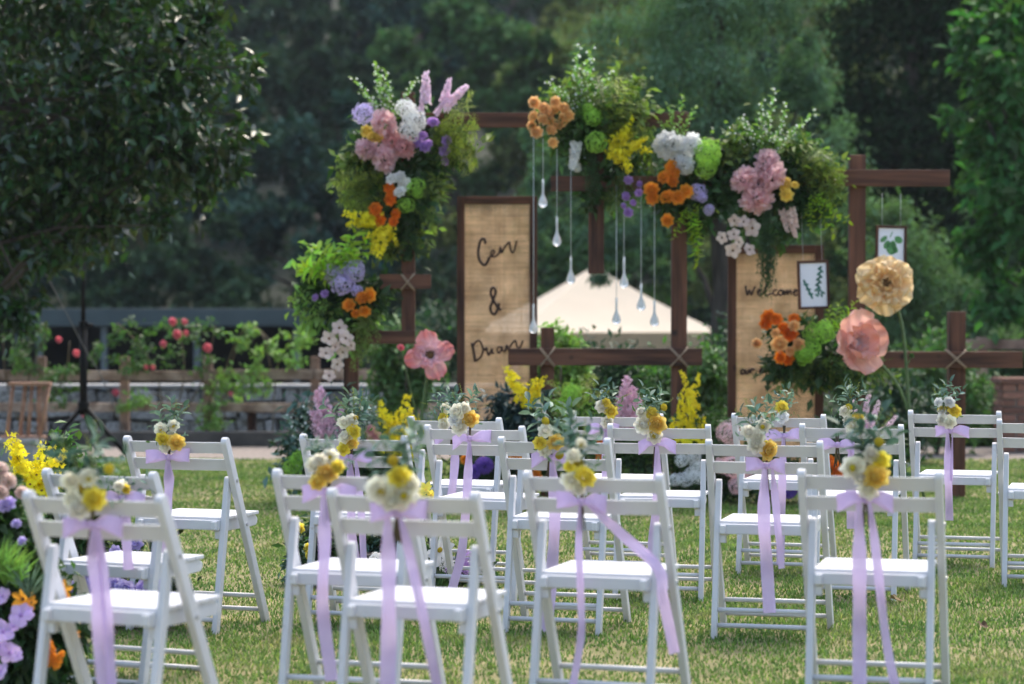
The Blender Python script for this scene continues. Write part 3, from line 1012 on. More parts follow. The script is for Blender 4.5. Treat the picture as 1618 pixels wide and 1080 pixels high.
def px_tree(name, label, Y, cx, trunk_px, blobs_px, mat, n, leaf, seed, gz, tr=(.12, .05), droop=.35, aspect=.4, depth=.8, clump=.17, clumps=160, shell=.5, cat='tree', group=None):
    """a tree whose crown is given by ellipses in the picture at its own depth"""
    k = S(Y)
    base = Vector((at(trunk_px, 500, Y).x, Y, gz))
    t = thing(name, label, cat, base, 0, group)
    B = []
    top = 0
    for (x, y, rx, ry, dy) in blobs_px:
        p = at(x, y, Y + dy) - base
        B.append((p.x, p.y, p.z, rx / k, depth * (rx + ry) / 2 / k, ry / k)); top = max(top, p.z)
    ob('crown', cloud_mesh('crown', mat, B, n, leaf, seed, clump, clumps, shell, droop, aspect), t)
    b = MB(); rg = random.Random(seed)
    h = top
    pts = [Vector((rg.uniform(-.04, .04) * (i > 0), rg.uniform(-.04, .04), -.1 + (h + .1) * i / 7)) for i in range(8)]
    b.tube(pts, [tr[0] + (tr[1] - tr[0]) * i / 7 for i in range(8)], 9)
    for bl in B:
        s_ = pts[rg.randint(2, 5)]; e = Vector(bl[:3])
        b.tube([s_, s_.lerp(e, .5) + Vector((0, 0, .1)), e], [tr[1] * .9, tr[1] * .6, tr[1] * .25], 6)
    ob('trunk', b.mesh('trunk', [BARK]), t)
    return t
LT_L = leafm('glossy_dark_leaf', (.03, .068, .02), .6, .34, .25, .035, .8, (1.6, 1.6, .5))
LT_C = leafm('grey_green_fine_leaf', (.13, .215, .125), .4, .25, .8, .025, .12)
LT_R = leafm('fresh_green_leaf', (.062, .15, .045), .45, .4, .6, .03, .25)
LT_D = leafm('very_dark_leaf', (.022, .042, .018), .5, .2, .9, .03, .05)
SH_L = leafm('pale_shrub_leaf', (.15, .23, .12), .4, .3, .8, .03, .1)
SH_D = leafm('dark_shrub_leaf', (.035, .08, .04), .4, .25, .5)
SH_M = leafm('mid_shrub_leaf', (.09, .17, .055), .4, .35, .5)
px_tree('broadleaf_tree', 'dark glossy-leaved tree hanging into the picture from the upper left', 19.2, 60, -60,
        [(60, 120, 210, 170, 0), (250, 130, 120, 120, -.3), (320, 190, 75, 90, -.2), (200, 260, 130, 110, 0), (60, 300, 160, 120, .2), (110, 370, 85, 60, 0), (-20, 410, 90, 70, .2), (15, 500, 45, 42, -.3), (330, 70, 55, 60, 0), (-120, 200, 200, 250, .3), (60, -80, 260, 140, 0), (385, 105, 24, 34, -.3), (392, 185, 18, 34, -.2), (362, 262, 34, 22, -.2), (250, 355, 40, 30, -.2), (40, 470, 34, 26, -.3)],
        LT_L, 21000, .11, 3, 0, (.12, .025), .3, .42, .8, .2, 330, .4)
px_tree('garden_tree', 'large fine-leaved grey-green tree behind the centre of the arch', 27., 1120, 1140,
        [(1110, 120, 190, 170, 0), (980, 150, 90, 110, 0), (1250, 220, 110, 150, -.2), (1190, 330, 130, 90, 0), (1020, 330, 130, 90, 0), (1120, -20, 200, 120, 0), (960, 400, 70, 40, -.2), (1090, 400, 60, 45, .2), (1290, 100, 70, 90, 0), (860, 215, 60, 80, .3), (870, 330, 55, 70, .3)],
        LT_C, 52000, .075, 8, -.3, (.11, .05), .5, .3, .7, .11, 220, .5)
px_tree('leafy_tree', 'fresh green leafy tree at the right edge of the picture', 24.5, 1640, 1655,
        [(1620, 80, 110, 110, 0), (1560, 190, 70, 70, -.2), (1640, 290, 120, 110, 0), (1570, 340, 65, 70, 0), (1640, 460, 100, 90, 0), (1560, 40, 55, 60, 0), (1590, 440, 55, 60, .1)],
        LT_R, 6200, .15, 12, 0, (.10, .05), .35, .45, .8, .15, 110, .35)
px_tree('dark_tree', 'very dark dense tree between the centre and right trees', 38., 1430, 1440,
        [(1430, 100, 120, 170, 0), (1390, 250, 110, 120, 0), (1500, 250, 110, 140, 0), (1450, -40, 160, 110, 0), (1440, 380, 130, 100, .3)],
        LT_D, 26000, .14, 15, GZ, (.16, .07), .4, .5, .8, .2, 200, .5)
px_tree('feathery_shrub', 'pale green feathery shrub behind the right framed print', 27., 1430, 1430,
        [(1420, 420, 80, 90, 0), (1500, 480, 90, 90, 0), (1380, 340, 50, 50, 0), (1440, 540, 110, 80, 0), (1560, 520, 70, 80, 0)],
        SH_L, 17000, .085, 17, 0 - .4, (.06, .02), .5, .28, .8, .2, 150, .3, 'shrub')
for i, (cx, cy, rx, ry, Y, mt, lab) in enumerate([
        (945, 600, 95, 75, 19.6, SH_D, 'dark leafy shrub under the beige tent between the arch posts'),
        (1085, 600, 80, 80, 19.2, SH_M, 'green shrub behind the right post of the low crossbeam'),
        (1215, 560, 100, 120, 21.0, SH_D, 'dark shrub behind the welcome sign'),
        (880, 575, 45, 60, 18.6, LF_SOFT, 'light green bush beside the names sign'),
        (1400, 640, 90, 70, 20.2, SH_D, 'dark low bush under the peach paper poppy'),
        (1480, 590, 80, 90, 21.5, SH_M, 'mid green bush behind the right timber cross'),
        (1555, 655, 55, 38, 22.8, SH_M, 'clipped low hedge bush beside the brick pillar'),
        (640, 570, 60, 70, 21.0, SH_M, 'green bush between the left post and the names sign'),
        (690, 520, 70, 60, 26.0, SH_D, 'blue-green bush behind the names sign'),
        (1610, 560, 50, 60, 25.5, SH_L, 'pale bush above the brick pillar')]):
    k = S(Y); gz = 0 if Y < 26 else -.2
    p = at(cx, cy, Y)
    t = thing('garden_shrub', lab, 'shrub', (p.x, Y, gz))
    zc = p.z - gz
    hb = max(.05, zc - ry / k)
    B = [(0, 0, zc, rx / k * .8, rx / k * .6, ry / k * .8), (-.5 * rx / k, 0, zc - .15, rx / k * .5, rx / k * .5, ry / k * .6), (.5 * rx / k, -.05, zc - .1, rx / k * .5, rx / k * .5, ry / k * .6), (0, 0, zc * .5, rx / k * .8, rx / k * .6, zc * .5)]
    ob('foliage', cloud_mesh('foliage', mt, B, 5200, .065, 200 + i, .22, 60, .4, .2, .45), t)
    b = MB()
    for q in range(4):
        a = q * 1.6; b.tube([(0, 0, 0), (math.cos(a) * .12, math.sin(a) * .12, zc * .6), (math.cos(a) * .3, math.sin(a) * .3, zc)], [.02, .014, .005], 5)
    ob('stem', b.mesh('stem', [BARK]), t)

# undergrowth at the foot of the hill
rgn = np.random.default_rng(77)
B = []
for i in range(70):
    y = 41 + 14 * rgn.random(); x = (rgn.random() * 2 - 1) * (y * .24 + 2)
    B.append((x, y, ground_z(x, y) + .5 + .5 * rgn.random(), 1.0 + .7 * rgn.random(), .8, .7 + .7 * rgn.random()))
ob('undergrowth', cloud_mesh('undergrowth', HL[0], B, 34000, .20, 78, .2, 900, .5, .2, .6), label='dark leafy undergrowth at the foot of the forest hillside', cat='undergrowth', kind='stuff')

# ------------------------------------------------------------------ climbing roses along the fence
def climbing_rose(lab, arcs, blobs, roses, seed, Y=22.95):
    p0 = at(arcs[0][0][0], 700, Y); p0.z = 0
    t = thing('climbing_rose', lab, 'rose bush', p0, 0, 'climbing roses along the fence')
    b = MB()
    for arc in arcs:
        pts = [at(x, y, Y + .12 * math.sin(i + seed)) - p0 for i, (x, y) in enumerate(arc)]
        b.tube(catmull(pts, 4), .008, 5)
    ob('stem', b.mesh('stem', [STEMB]), t)
    k = S(Y); B = []
    for (x, y, rx, ry) in blobs:
        p = at(x, y, Y) - p0; B.append((p.x, p.y, p.z, rx / k, .12, ry / k))
    ob('foliage', cloud_mesh('foliage', LF_MID if seed % 2 else LF_SOFT, B, 800, .055, seed, .17, 40, .2, .2, .55), t)
    for (x, y, r) in roses:
        ob('rose', peony(P_RED), t, at(x, y, Y - .12) - p0, tracked((random.uniform(-.4, .4), -1, .4)), r * .8 / k)
climbing_rose('climbing rose with red blooms arching over the fence behind the row of chairs', [[(260, 700), (250, 600), (215, 540), (185, 510)], [(262, 700), (290, 600), (285, 520)], [(262, 700), (320, 600), (340, 515)]],
              [(195, 535, 25, 28), (235, 545, 30, 35), (285, 530, 45, 25), (325, 525, 30, 18), (225, 575, 55, 14), (290, 570, 55, 14)], [(273, 508, 8), (292, 508, 6), (280, 528, 9), (294, 526, 6), (258, 543, 7), (328, 549, 9), (231, 580, 5), (242, 580, 5)], 31)
climbing_rose('climbing rose with bare looping green arches at the far left post of the arch', [[(350, 690), (352, 600), (385, 520), (415, 530), (428, 580)], [(430, 690), (440, 570), (480, 530), (500, 505)], [(352, 690), (365, 580), (392, 515), (430, 540)]],
              [(375, 535, 22, 20), (420, 550, 18, 30), (455, 555, 35, 18), (480, 530, 28, 22), (400, 520, 25, 9), (385, 600, 40, 25)], [], 32)
climbing_rose('climbing rose at the far left with a few red blooms behind the tripod', [[(40, 700), (45, 600), (70, 530)], [(42, 700), (100, 600), (110, 540)], [(40, 700), (10, 600), (5, 530)]],
              [(20, 550, 45, 30), (68, 535, 16, 35), (100, 575, 35, 14), (150, 555, 14, 22), (90, 620, 40, 20), (60, 590, 60, 14)], [(93, 536, 6), (121, 558, 7), (133, 654, 7)], 33)
climbing_rose('low climbing rose growing through the middle of the fence above the stones', [[(330, 700), (335, 650), (370, 610)], [(330, 700), (300, 650), (240, 620)], [(332, 700), (330, 640), (345, 600)]],
              [(350, 620, 40, 26), (330, 660, 30, 25), (215, 630, 35, 16), (405, 610, 30, 14)], [(183, 620, 7), (365, 622, 5)], 34)

# ================================================================== THE TIMBER ARCH
YA = 16.6
def post(px, py0, py1, wpx, Y, lab, name='timber_post', ground=False, dep=.10):
    """upright timber between two picture rows at depth Y"""
    a = at(px, py0, Y); c = at(px, py1, Y)
    z0 = 0 if ground else c.z
    wd = wpx / S(Y)
    b = MB(); b.box((0, 0, (a.z - z0) / 2), (wd, dep, a.z - z0))
    return ob(name, b.mesh('timber', [TIMBER_Z], bevel=.004), None, (a.x, Y, z0), None, None, lab, 'timber post')
def beam(px0, px1, py0, py1, Y, lab, dep=.055):
    a = at(px0, py0, Y); c = at(px1, py1, Y)
    b = MB(); b.box((0, 0, 0), (c.x - a.x, dep, a.z - c.z))
    return ob('timber_beam', b.mesh('timber', [TIMBER_X], bevel=.004), None, ((a.x + c.x) / 2, Y, (a.z + c.z) / 2), None, None, lab, 'timber beam')
YBm = YA - .08
post(555, 470, 800, 23, YA, 'short timber post under the lower left flower cluster', ground=True)
post(645, 146, 542, 21, YA, 'tall timber post behind the upper left flower cluster')
post(942, 225, 432, 24, YA, 'hanging timber upright above the tent with its lower end free')
post(1073, 176, 800, 24, YA, 'tall timber post under the white and orange flower cluster', ground=True)
post(865, 517, 800, 21, YA, 'short timber post standing in front of the names sign', ground=True)
post(1354, 245, 800, 25, YA, 'tall timber post behind the yellow paper flower', ground=True)
post(1511, 492, 800, 26, YA, 'short timber post with rope tie at the far right', ground=True)
beam(640, 1090, 178, 201, YBm, 'long top beam of the arch running behind the centre flowers')
beam(870, 1085, 278, 302, YBm - .003, 'short beam under the orange flowers in the arch centre')
beam(1060, 1500, 268, 294, YBm, 'upper right beam of the arch with its free end to the right')
beam(600, 681, 433, 456, YBm, 'small crossbar tied to the left tall post')
beam(535, 656, 522, 543, YBm, 'low crossbar joining the two left posts')
beam(803, 1109, 550, 577, YBm, 'low crossbeam tied with rope in front of the tent')
beam(1290, 1615, 555, 581, YBm, 'low crossbeam tied with rope at the right')

def rope_tie(px, py, wpx, hpx, lab):
    Y = YBm - .034
    c = at(px, py, Y); k = S(Y); w2 = wpx / 2 / k; h2 = hpx / 2 / k
    t = thing('rope_tie', lab, 'rope')
    t.location = c
    for s in (-1, 1):
        for q in range(2):
            o_ = (q - .5) * .011
            b = MB()
            b.tube([(-w2 * s, .05, h2 + .006), (-w2 * s + o_, -.004, h2), (o_ * .5, -.006 - .004 * (s > 0), o_), (w2 * s + o_, -.004, -h2), (w2 * s, .05, -h2 - .006)], .0042, 6)
            ob('strand', b.mesh('strand', [TWINE]), t)
rope_tie(865, 564, 22, 28, 'twine cross lashing on the short post in front of the names sign')
rope_tie(1073, 564, 26, 28, 'twine cross lashing on the tall post at the low crossbeam')
rope_tie(1511, 567, 30, 27, 'twine cross lashing on the far right timber cross')
rope_tie(644, 445, 20, 24, 'twine cross lashing on the small left crossbar')

# ------------------------------------------------------------------ woven signs
def sign(name, lab, x0, x1, ytop, Y, fr, strokes, zb=.04):
    k = S(Y)
    a = at(x0, ytop, Y); c = at(x1, ytop, Y)
    base = Vector(((a.x + c.x) / 2, Y, 0))
    t = thing(name, lab, 'sign', base)
    wd = c.x - a.x; H = a.z; f = fr / k
    for s in (-1, 1):
        b = MB(); b.box((s * (wd / 2 - f / 2), 0, H / 2), (f, .045, H)); ob('frame_side', b.mesh('frame_side', [TIMBER_Z], bevel=.003), t)
    for z in (H - f / 2, zb + f / 2 + .05):
        b = MB(); b.box((0, .001, z), (wd - 2 * f - .002, .04, f)); ob('frame_rail', b.mesh('frame_rail', [TIMBER_X], bevel=.003), t)
    # cane weave: crossing strands
    V, F = [], []
    def strip(p, q, w_, y, vert):
        i = len(V)
        d = (w_ / 2, 0, 0) if vert else (0, 0, w_ / 2)
        for e in (p, q):
            V.append((e[0] - d[0], y, e[1] - d[2])); V.append((e[0] + d[0], y + .0006, e[1] + d[2]))
        F.append((i, i + 1, i + 3, i + 2))
    rg = random.Random(int(x0))
    x = -wd / 2 + f
    while x < wd / 2 - f:
        strip((x, zb + .06), (x + rg.uniform(-.002, .002), H - f), rg.uniform(.0022, .0034), .004, True); x += rg.uniform(.0048, .0058)
    z = zb + .07
    while z < H - f:
        n = rg.randint(1, 3); xx = -wd / 2 + f
        for q in range(n):
            x2 = wd / 2 - f if q == n - 1 else xx + (wd - 2 * f) * rg.uniform(.2, .5)
            strip((xx, z), (x2, z + rg.uniform(-.001, .001)), rg.uniform(.0024, .0038), -.004 + .002 * q, False); xx = x2
        z += rg.uniform(.0046, .0058)
    ob('cane_weave', mesh_np('cane_weave', V, F, RATTAN), t, kind='stuff')
    for word in strokes:
        b = MB()
        for q, (st, rad) in enumerate(word):
            pts = [at(x, y, Y - .016) - base for x, y in st]
            b.tube(catmull(pts, 5), rad, 6)
            if word is dri and q == 0: continue
            ob('letter', b.mesh('letter', [INK]), t); b = MB()
    return t
def zz(L, ox, oy, s):
    return [(ox + x * s, oy + y * s) for x, y in L]
s1 = .2128
N1 = lambda L: zz(L, 735, 360, s1)
TH, TN = .0098, .0070
cen = [(N1([(152, 118), (142, 82), (118, 88), (103, 130), (97, 185), (106, 235), (126, 264), (148, 274), (166, 248), (182, 214)]), TH),
       (N1([(182, 214), (204, 200), (218, 176), (206, 164), (193, 182), (194, 206), (214, 214), (236, 203), (252, 186)]), TN),
       (N1([(252, 190), (262, 140), (270, 184), (288, 150), (314, 116), (328, 106), (336, 150), (350, 183), (368, 158), (382, 92)]), TN)]
amp = [(N1([(268, 612), (238, 582), (208, 532), (190, 482), (200, 445), (219, 450), (225, 482), (205, 540), (187, 592), (200, 631), (221, 637), (242, 600), (253, 555)]), TH)]
dri = [(N1([(50, 852), (62, 910), (76, 992)]), TH), (N1([(58, 880), (78, 846), (104, 836), (124, 866), (132, 912), (114, 958), (78, 986)]), TN),
       (N1([(136, 892), (150, 906), (158, 884), (168, 930), (178, 942), (192, 912), (199, 893), (203, 928), (214, 926)]), TN),
       (N1([(268, 882), (246, 884), (238, 908), (250, 926), (268, 906), (273, 880), (276, 908), (292, 914)]), TN),
       (N1([(296, 922), (310, 866), (319, 906), (334, 878), (360, 842), (374, 836), (384, 876), (401, 890), (416, 868), (430, 834)]), TN)]
sign('names_sign', 'tall cane-woven sign in a dark frame lettered with two names', 722, 849, 310, 17.0, 12, [cen, amp, dri])
s2 = .1852
N2 = lambda L: zz(L, 1140, 420, s2)
wel = [(N2([(205, 168), (212, 215), (222, 246), (238, 205), (254, 246), (272, 205), (288, 172)]), TN),
       (N2([(306, 230), (334, 212), (322, 196), (308, 222), (324, 250), (350, 238)]), .007), (N2([(350, 240), (392, 165), (388, 146), (372, 200), (378, 250), (436, 232)]), .007),
       (N2([(474, 204), (450, 206), (440, 236), (462, 250), (484, 236)]), TN), (N2([(504, 205), (486, 222), (496, 248), (520, 238), (516, 208), (502, 206), (528, 214)]), TN),
       (N2([(532, 250), (536, 206), (542, 242), (560, 204), (566, 244), (586, 204), (598, 246)]), TN), (N2([(612, 232), (642, 216), (632, 200), (614, 222), (626, 250), (652, 238)]), TN)]
our = [(N2([(192, 882), (168, 890), (170, 920), (196, 910), (192, 882)]), .0085), (N2([(206, 884), (208, 916), (228, 910), (232, 882), (238, 916)]), .0085), (N2([(250, 916), (252, 884), (268, 880), (284, 890)]), .0085),
       (N2([(318, 905), (346, 868), (330, 905), (350, 912), (364, 882), (376, 912), (396, 872), (402, 902), (424, 896)]), .0085)]
sign('welcome_sign', 'tall cane-woven welcome sign in a dark frame behind the pink flowers', 1150, 1301, 387, 17.0, 13, [wel, our])

# ------------------------------------------------------------------ framed prints
PRG = pmat('printed_green', (.06, .20, .06), col2=(.12, .32, .12), rough=.7, var=.3, scale=60, island=.3)
PRD = pmat('printed_dark_green', (.03, .13, .10), rough=.7, var=.3, scale=60, island=.3)
def print_frame(lab, x0, y0, x1, y1, Y, tilt, leaves, mt, hang_to):
    k = S(Y); a = at(x0, y0, Y); c = at(x1, y1, Y)
    wd, ht = c.x - a.x, a.z - c.z
    t = thing('framed_print', lab, 'picture', ((a.x + c.x) / 2, Y, c.z))
    t.rotation_euler = (0, tilt, R(8))
    f = .018
    for s in (-1, 1):
        b = MB(); b.box((s * (wd / 2 - f / 2), 0, ht / 2), (f, .022, ht)); ob('frame_side', b.mesh('frame_side', [TIMBER_Z], bevel=.002), t)
    for z in (f / 2, ht - f / 2):
        b = MB(); b.box((0, 0, z), (wd - 2 * f - .001, .021, f)); ob('frame_rail', b.mesh('frame_rail', [TIMBER_X], bevel=.002), t)
    b = MB(); b.box((0, .003, ht / 2), (wd - f, .006, ht - f)); paper = ob('paper', b.mesh('paper', [PAPER], False), t)
    b = MB()
    for (u, v, L, asp, ang) in leaves:
        n = 10
        V = [(math.sin(2 * math.pi * i / n) * L * asp * .5, math.cos(2 * math.pi * i / n) * L * .5, 0) for i in range(n)]
        M = Matrix.Translation((u * wd, -.0015, v * ht)) @ Matrix.Rotation(R(90), 4, 'X') @ Matrix.Rotation(R(ang), 4, 'Z')
        b.add(V, [tuple(range(n))], 0, M)
    ob('printed_leaves', b.mesh('printed_leaves', [mt], False), paper)
    for s in (-1, 1):
        b = MB(); b.tube([(s * wd * .3, .0, ht - .004), (s * wd * .3, .012, hang_to)], .0012, 4); ob('hanger', b.mesh('hanger', [NYLON]), t)
    return t
print_frame('small framed monstera leaf print behind the yellow paper flower', 1382, 356, 1432, 428, YA - .06, R(1), [(-.24, .70, .06, .55, -50), (.24, .69, .062, .8, 60), (.02, .50, .09, .85, 5), (-.14, .58, .065, .6, -30), (.08, .60, .05, .7, 30), (.13, .48, .055, .7, 40), (0, .8, .05, .15, -25)], PRG, .53)
lv = []
for i in range(7): lv.append((-.28 + i * .035 + .01 * (i % 2),   .56 - i * .05, .040, .42, 20 + 70 * (i % 2)))
for i in range(9): lv.append((.10 + .015 * i + .05 * (i % 2), .40 + i * .055, .042, .42, -55 + 100 * (i % 2)))
for i in range(5): lv.append((.1 + .05 * i, .28 + .05 * (i % 3), .032, .5, 60 - 50 * (i % 2)))
print_frame('small framed eucalyptus print hanging in front of the welcome sign', 1261, 411, 1312, 488, YA - .12, R(-2), lv, PRD, .82)

# ------------------------------------------------------------------ hanging glass drops
def drop(px, ytop, y0, y1, i, lab):
    Y = YA - .12 - .015 * (i % 3)
    k = S(Y)
    tip = at(px, y1, Y)
    t = thing('glass_drop', lab, 'ornament', tip, 0, 'glass drops hanging from the arch')
    H = (y1 - y0) / k; r = 7.2 / k
    prof = [(.001, 0), (r * .55, .006), (r * .95, r * .6), (r, r * 1.1), (r * .8, r * 1.9), (r * .42, r * 2.7), (.008, r * 3.4), (.0075, H * .95), (.0095, H * .97), (.006, H)]
    b = MB(); b.lathe(prof, 14); ob('pendant', b.mesh('pendant', [GLASS]), t)
    b = MB(); b.tube([(0, 0, H - .005), (0, .01, (y1 - ytop) / k)], .0022, 5); ob('string', b.mesh('string', [NYLON]), t)
for i, (px, yt, y0, y1, lab) in enumerate([
        (843, 192, 480, 527, 'lowest glass drop, hanging over the right edge of the names sign'),
        (858, 192, 282, 328, 'highest glass drop with a full stem, beside the names sign top'),
        (880, 192, 342, 389, 'second glass drop from the left below the orange roses'),
        (902, 192, 405, 449, 'glass drop hanging level with the tent peak at its left'),
        (912, 192, 240, 273, 'glass drop half hidden under the white flowers in the arch centre'),
        (974, 290, 470, 513, 'leftmost of the four glass drops right of the hanging upright'),
        (986, 290, 405, 455, 'glass drop hanging level with the tent peak at its right'),
        (1013, 290, 447, 491, 'second glass drop from the tall post, over the tent slope'),
        (1034, 290, 475, 516, 'glass drop nearest the tall post, low over the tent')]):
    drop(px, yt, y0, y1, i, lab)

# ================================================================== ARCH FLOWERS
random.seed(101)
G_ARCH = 'flower clusters on the arch'
A = Arr('flower_cluster', 'pink, white and lavender flower cluster on the tall left post', 'flowers', (632, 240), YA - .14, G_ARCH)
A.mass('foliage', LF_DARK, [(630, 240, 62, 60), (630, 310, 45, 60), (640, 370, 24, 40), (690, 220, 40, 30)], 1700, .085, 1)
A.mass('leafy_filler', LF_FERN2, [(585, 300, 50, 45), (668, 330, 30, 50), (570, 255, 35, 40), (720, 235, 40, 36), (610, 370, 26, 34)], 900, .085, 2)
A.flowers('hydrangea', hydrangea, (P_LAV,), [(574, 179, 18)])
A.flowers('peony', peony, (P_PINK,), [(607, 195, 22), (580, 235, 18), (608, 250, 19)], -.1)
A.flowers('peony', peony, (P_CORAL,), [(619, 222, 15), (640, 231, 16)], -.1)
A.flowers('hydrangea', hydrangea, (P_WHT,), [(642, 173, 17), (655, 190, 22), (647, 208, 17)], -.1)
A.flowers('rose', rose, (P_GOLD,), [(579, 207, 9), (588, 216, 9), (598, 218, 8)], -.1)
A.flowers('lisianthus', rose, (P_MAUVE,), [(684, 193, 9), (660, 225, 9), (671, 231, 10), (677, 227, 8), (705, 222, 8), (702, 238, 9), (703, 255, 6), (668, 214, 7)], -.1)
for a, c in [((672, 175), (672, 112)), ((690, 178), (739, 136)), ((700, 170), (708, 123)), ((684, 186), (702, 160)), ((664, 182), (668, 155))]:
    A.spray('stock_spike', stock(P_LILAC, STEM), a, c, -.05, -.1)
for c in [(566, 118), (585, 112), (603, 100), (622, 112), (640, 118), (655, 130), (580, 140), (600, 135), (560, 205), (618, 128), (592, 120)]:
    A.spray('blossom_branch', blossom(LF_SOFT, STEM, P_WHT), (618, 200), c)
for c in [(764, 178), (772, 215), (756, 258), (730, 262), (745, 195), (715, 262), (770, 240), (740, 240)]:
    A.spray('fern_frond', fern(random.choice([LF_FERN, LF_FERN2]), STEM), (678, 205), c, 0, random.uniform(-.15, .05), 1.35)
for c in [(532, 258), (528, 290), (540, 312), (528, 275), (560, 340), (545, 330), (570, 345)]:
    A.spray('fern_frond', fern(random.choice([LF_FERN, LF_FERN2, LF_FERN2]), STEM), (618, 285), c, 0, random.uniform(-.15, .05), 1.35)
for c in [(695, 300), (700, 340), (690, 365), (680, 275), (610, 240)]:
    A.spray('fern_frond', fern(random.choice([LF_FERN2, LF_MID]), STEM), (645, 320), c, 0, -.05)
A.flowers('white_rose', rose, (P_WHT,), [(619, 282, 9), (632, 279, 9), (639, 289, 10), (632, 303, 9)], -.13)
A.flowers('orange_rose', rose, (P_BURNT,), [(615, 297, 9), (617, 315, 10), (593, 330, 10), (600, 347, 10), (625, 338, 9), (622, 350, 8)], -.13)
A.flowers('viburnum', hydrangea, (P_GRN,), [(655, 295, 16), (641, 324, 15), (660, 305, 10)], -.1)
for c in [(535, 347), (548, 338), (560, 355), (585, 415), (600, 412), (612, 400), (590, 390), (572, 385), (625, 385), (556, 368)]:
    A.spray('orchid_spray', oncidium(P_ORC, STEM), (612, 348), c, -.02, -.12, 1.5)
for c in [(635, 410), (650, 400), (660, 410)]:
    A.spray('hanging_fern', trail(LF_DARK), (648, 330), c, 0, -.02, .8)

A = Arr('flower_cluster', 'lavender and orange flower cluster with lime leaves on the short left post', 'flowers', (548, 465), YA - .15, G_ARCH)
A.mass('foliage', LF_DARK, [(548, 460, 52, 40), (565, 510, 32, 50), (520, 480, 40, 25)], 1200, .085, 3)
A.mass('leafy_filler', LF_SOFT, [(515, 485, 50, 28), (570, 500, 36, 40), (520, 410, 40, 24)], 650, .08, 4)
for c in [(478, 440), (490, 408), (512, 388), (535, 385), (552, 372), (575, 380), (500, 425), (525, 400), (545, 395), (480, 420), (560, 395)]:
    A.spray('lime_branch', branch(LF_LIME, STEM, n=20, leaf=.26, asp=.5), (548, 438), c, -.02, -.12, 1.3)
A.flowers('hydrangea', hydrangea, (P_LAV,), [(522, 431, 15), (559, 427, 18), (541, 449, 17), (564, 459, 10), (540, 430, 12)], -.1)
A.flowers('lisianthus', rose, (P_MAUVE,), [(498, 470, 6), (513, 464, 6)], -.1)
A.flowers('orange_rose', rose, (P_ORNG,), [(551, 482, 10), (572, 471, 11), (584, 466, 11), (576, 492, 9), (562, 495, 7)], -.13)
for c in [(458, 478), (475, 470), (470, 492), (490, 500)]:
    A.spray('leaf_branch', branch(LF_SOFT, STEM), (525, 480), c)
A.flowers('orchid', openflower, (P_BLUSH, CENTRE), [(536, 518, 12), (520, 535, 13), (546, 534, 12), (515, 558, 11), (542, 556, 11), (533, 575, 10), (520, 593, 10), (530, 548, 10), (555, 545, 9)], -.14, n=5, wide=.85)
for c in [(570, 592), (592, 560), (602, 525), (580, 580), (560, 590), (605, 545), (585, 545)]:
    A.spray('hanging_fern', trail(LF_FERN2), (572, 490), c, 0, -.04, .9)

A = Arr('flower_cluster', 'orange rose and yellow orchid cluster at the top centre of the arch', 'flowers', (935, 220), YA - .15, G_ARCH)
A.mass('foliage', LF_MID, [(935, 190, 60, 55), (965, 180, 50, 50), (900, 200, 30, 35)], 1500, .075, 5)
A.mass('leafy_filler', LF_DARK, [(935, 250, 28, 60), (985, 275, 40, 35), (935, 300, 14, 40)], 900, .065, 6)
A.mass('fresh_filler', LF_FERN2, [(985, 160, 42, 46), (1010, 210, 28, 36), (900, 150, 36, 36)], 700, .07, 66, .05)
A.flowers('orange_rose', rose, (P_PEACH,), [(845, 162, 9), (859, 171, 9), (878, 161, 9), (877, 172, 9), (843, 184, 9), (840, 198, 8), (848, 209, 10), (858, 189, 8), (869, 180, 9), (869, 191, 9), (871, 206, 10), (884, 198, 9), (891, 187, 9), (891, 171, 9), (899, 182, 9), (874, 225, 8)], -.14)
for c in [(845, 185), (865, 172), (880, 190), (872, 215)]:
    A.spray('leaf_branch', branch(LF_MID, STEM), (915, 205), c, 0, -.08)
A.flowers('viburnum', hydrangea, (P_GRN,), [(936, 184, 15), (942, 224, 19), (930, 172, 10)], -.12)
for c in [(882, 82), (897, 92), (915, 78), (932, 95), (878, 120), (905, 110), (948, 105), (890, 130), (925, 120), (862, 135)]:
    A.spray('blossom_branch', blossom(LF_SOFT, STEM, P_WHT), (925, 195), c)
for c in [(990, 110), (1003, 128), (1012, 160), (1024, 190), (980, 120), (1018, 215), (1000, 150), (1030, 205)]:
    A.spray('fern_frond', fern(random.choice([LF_FERN, LF_FERN2, LF_FERN2]), STEM), (950, 225), c, 0, -.08, 1.3)
for c in [(1012, 205), (1025, 225), (1022, 245), (1005, 260), (985, 265), (975, 250), (990, 200), (1000, 215), (978, 225), (1015, 260)]:
    A.spray('orchid_spray', oncidium(P_ORC, STEM), (962, 236), c, -.03, -.14, 1.7)
A.flowers('lisianthus', rose, (P_MAUVE,), [(993, 284, 7), (989, 310, 7), (1009, 304, 6), (993, 335, 7), (1010, 290, 5), (985, 325, 5), (1000, 320, 6)], -.12)
for c in [(930, 335), (940, 340), (945, 330), (928, 320)]:
    A.spray('hanging_fern', trail(LF_DARK), (937, 240), c, 0, -.02, .9)
for c in [(970, 340), (1005, 345), (985, 345), (1020, 320), (960, 320)]:
    A.spray('hanging_fern', fern(LF_FERN2, STEM), (985, 270), c, 0, -.03, .9)
for c in [(905, 268), (915, 268)]:
    A.spray('white_stock', stock(P_WHT, STEM), (910, 215), c, 0, -.06)

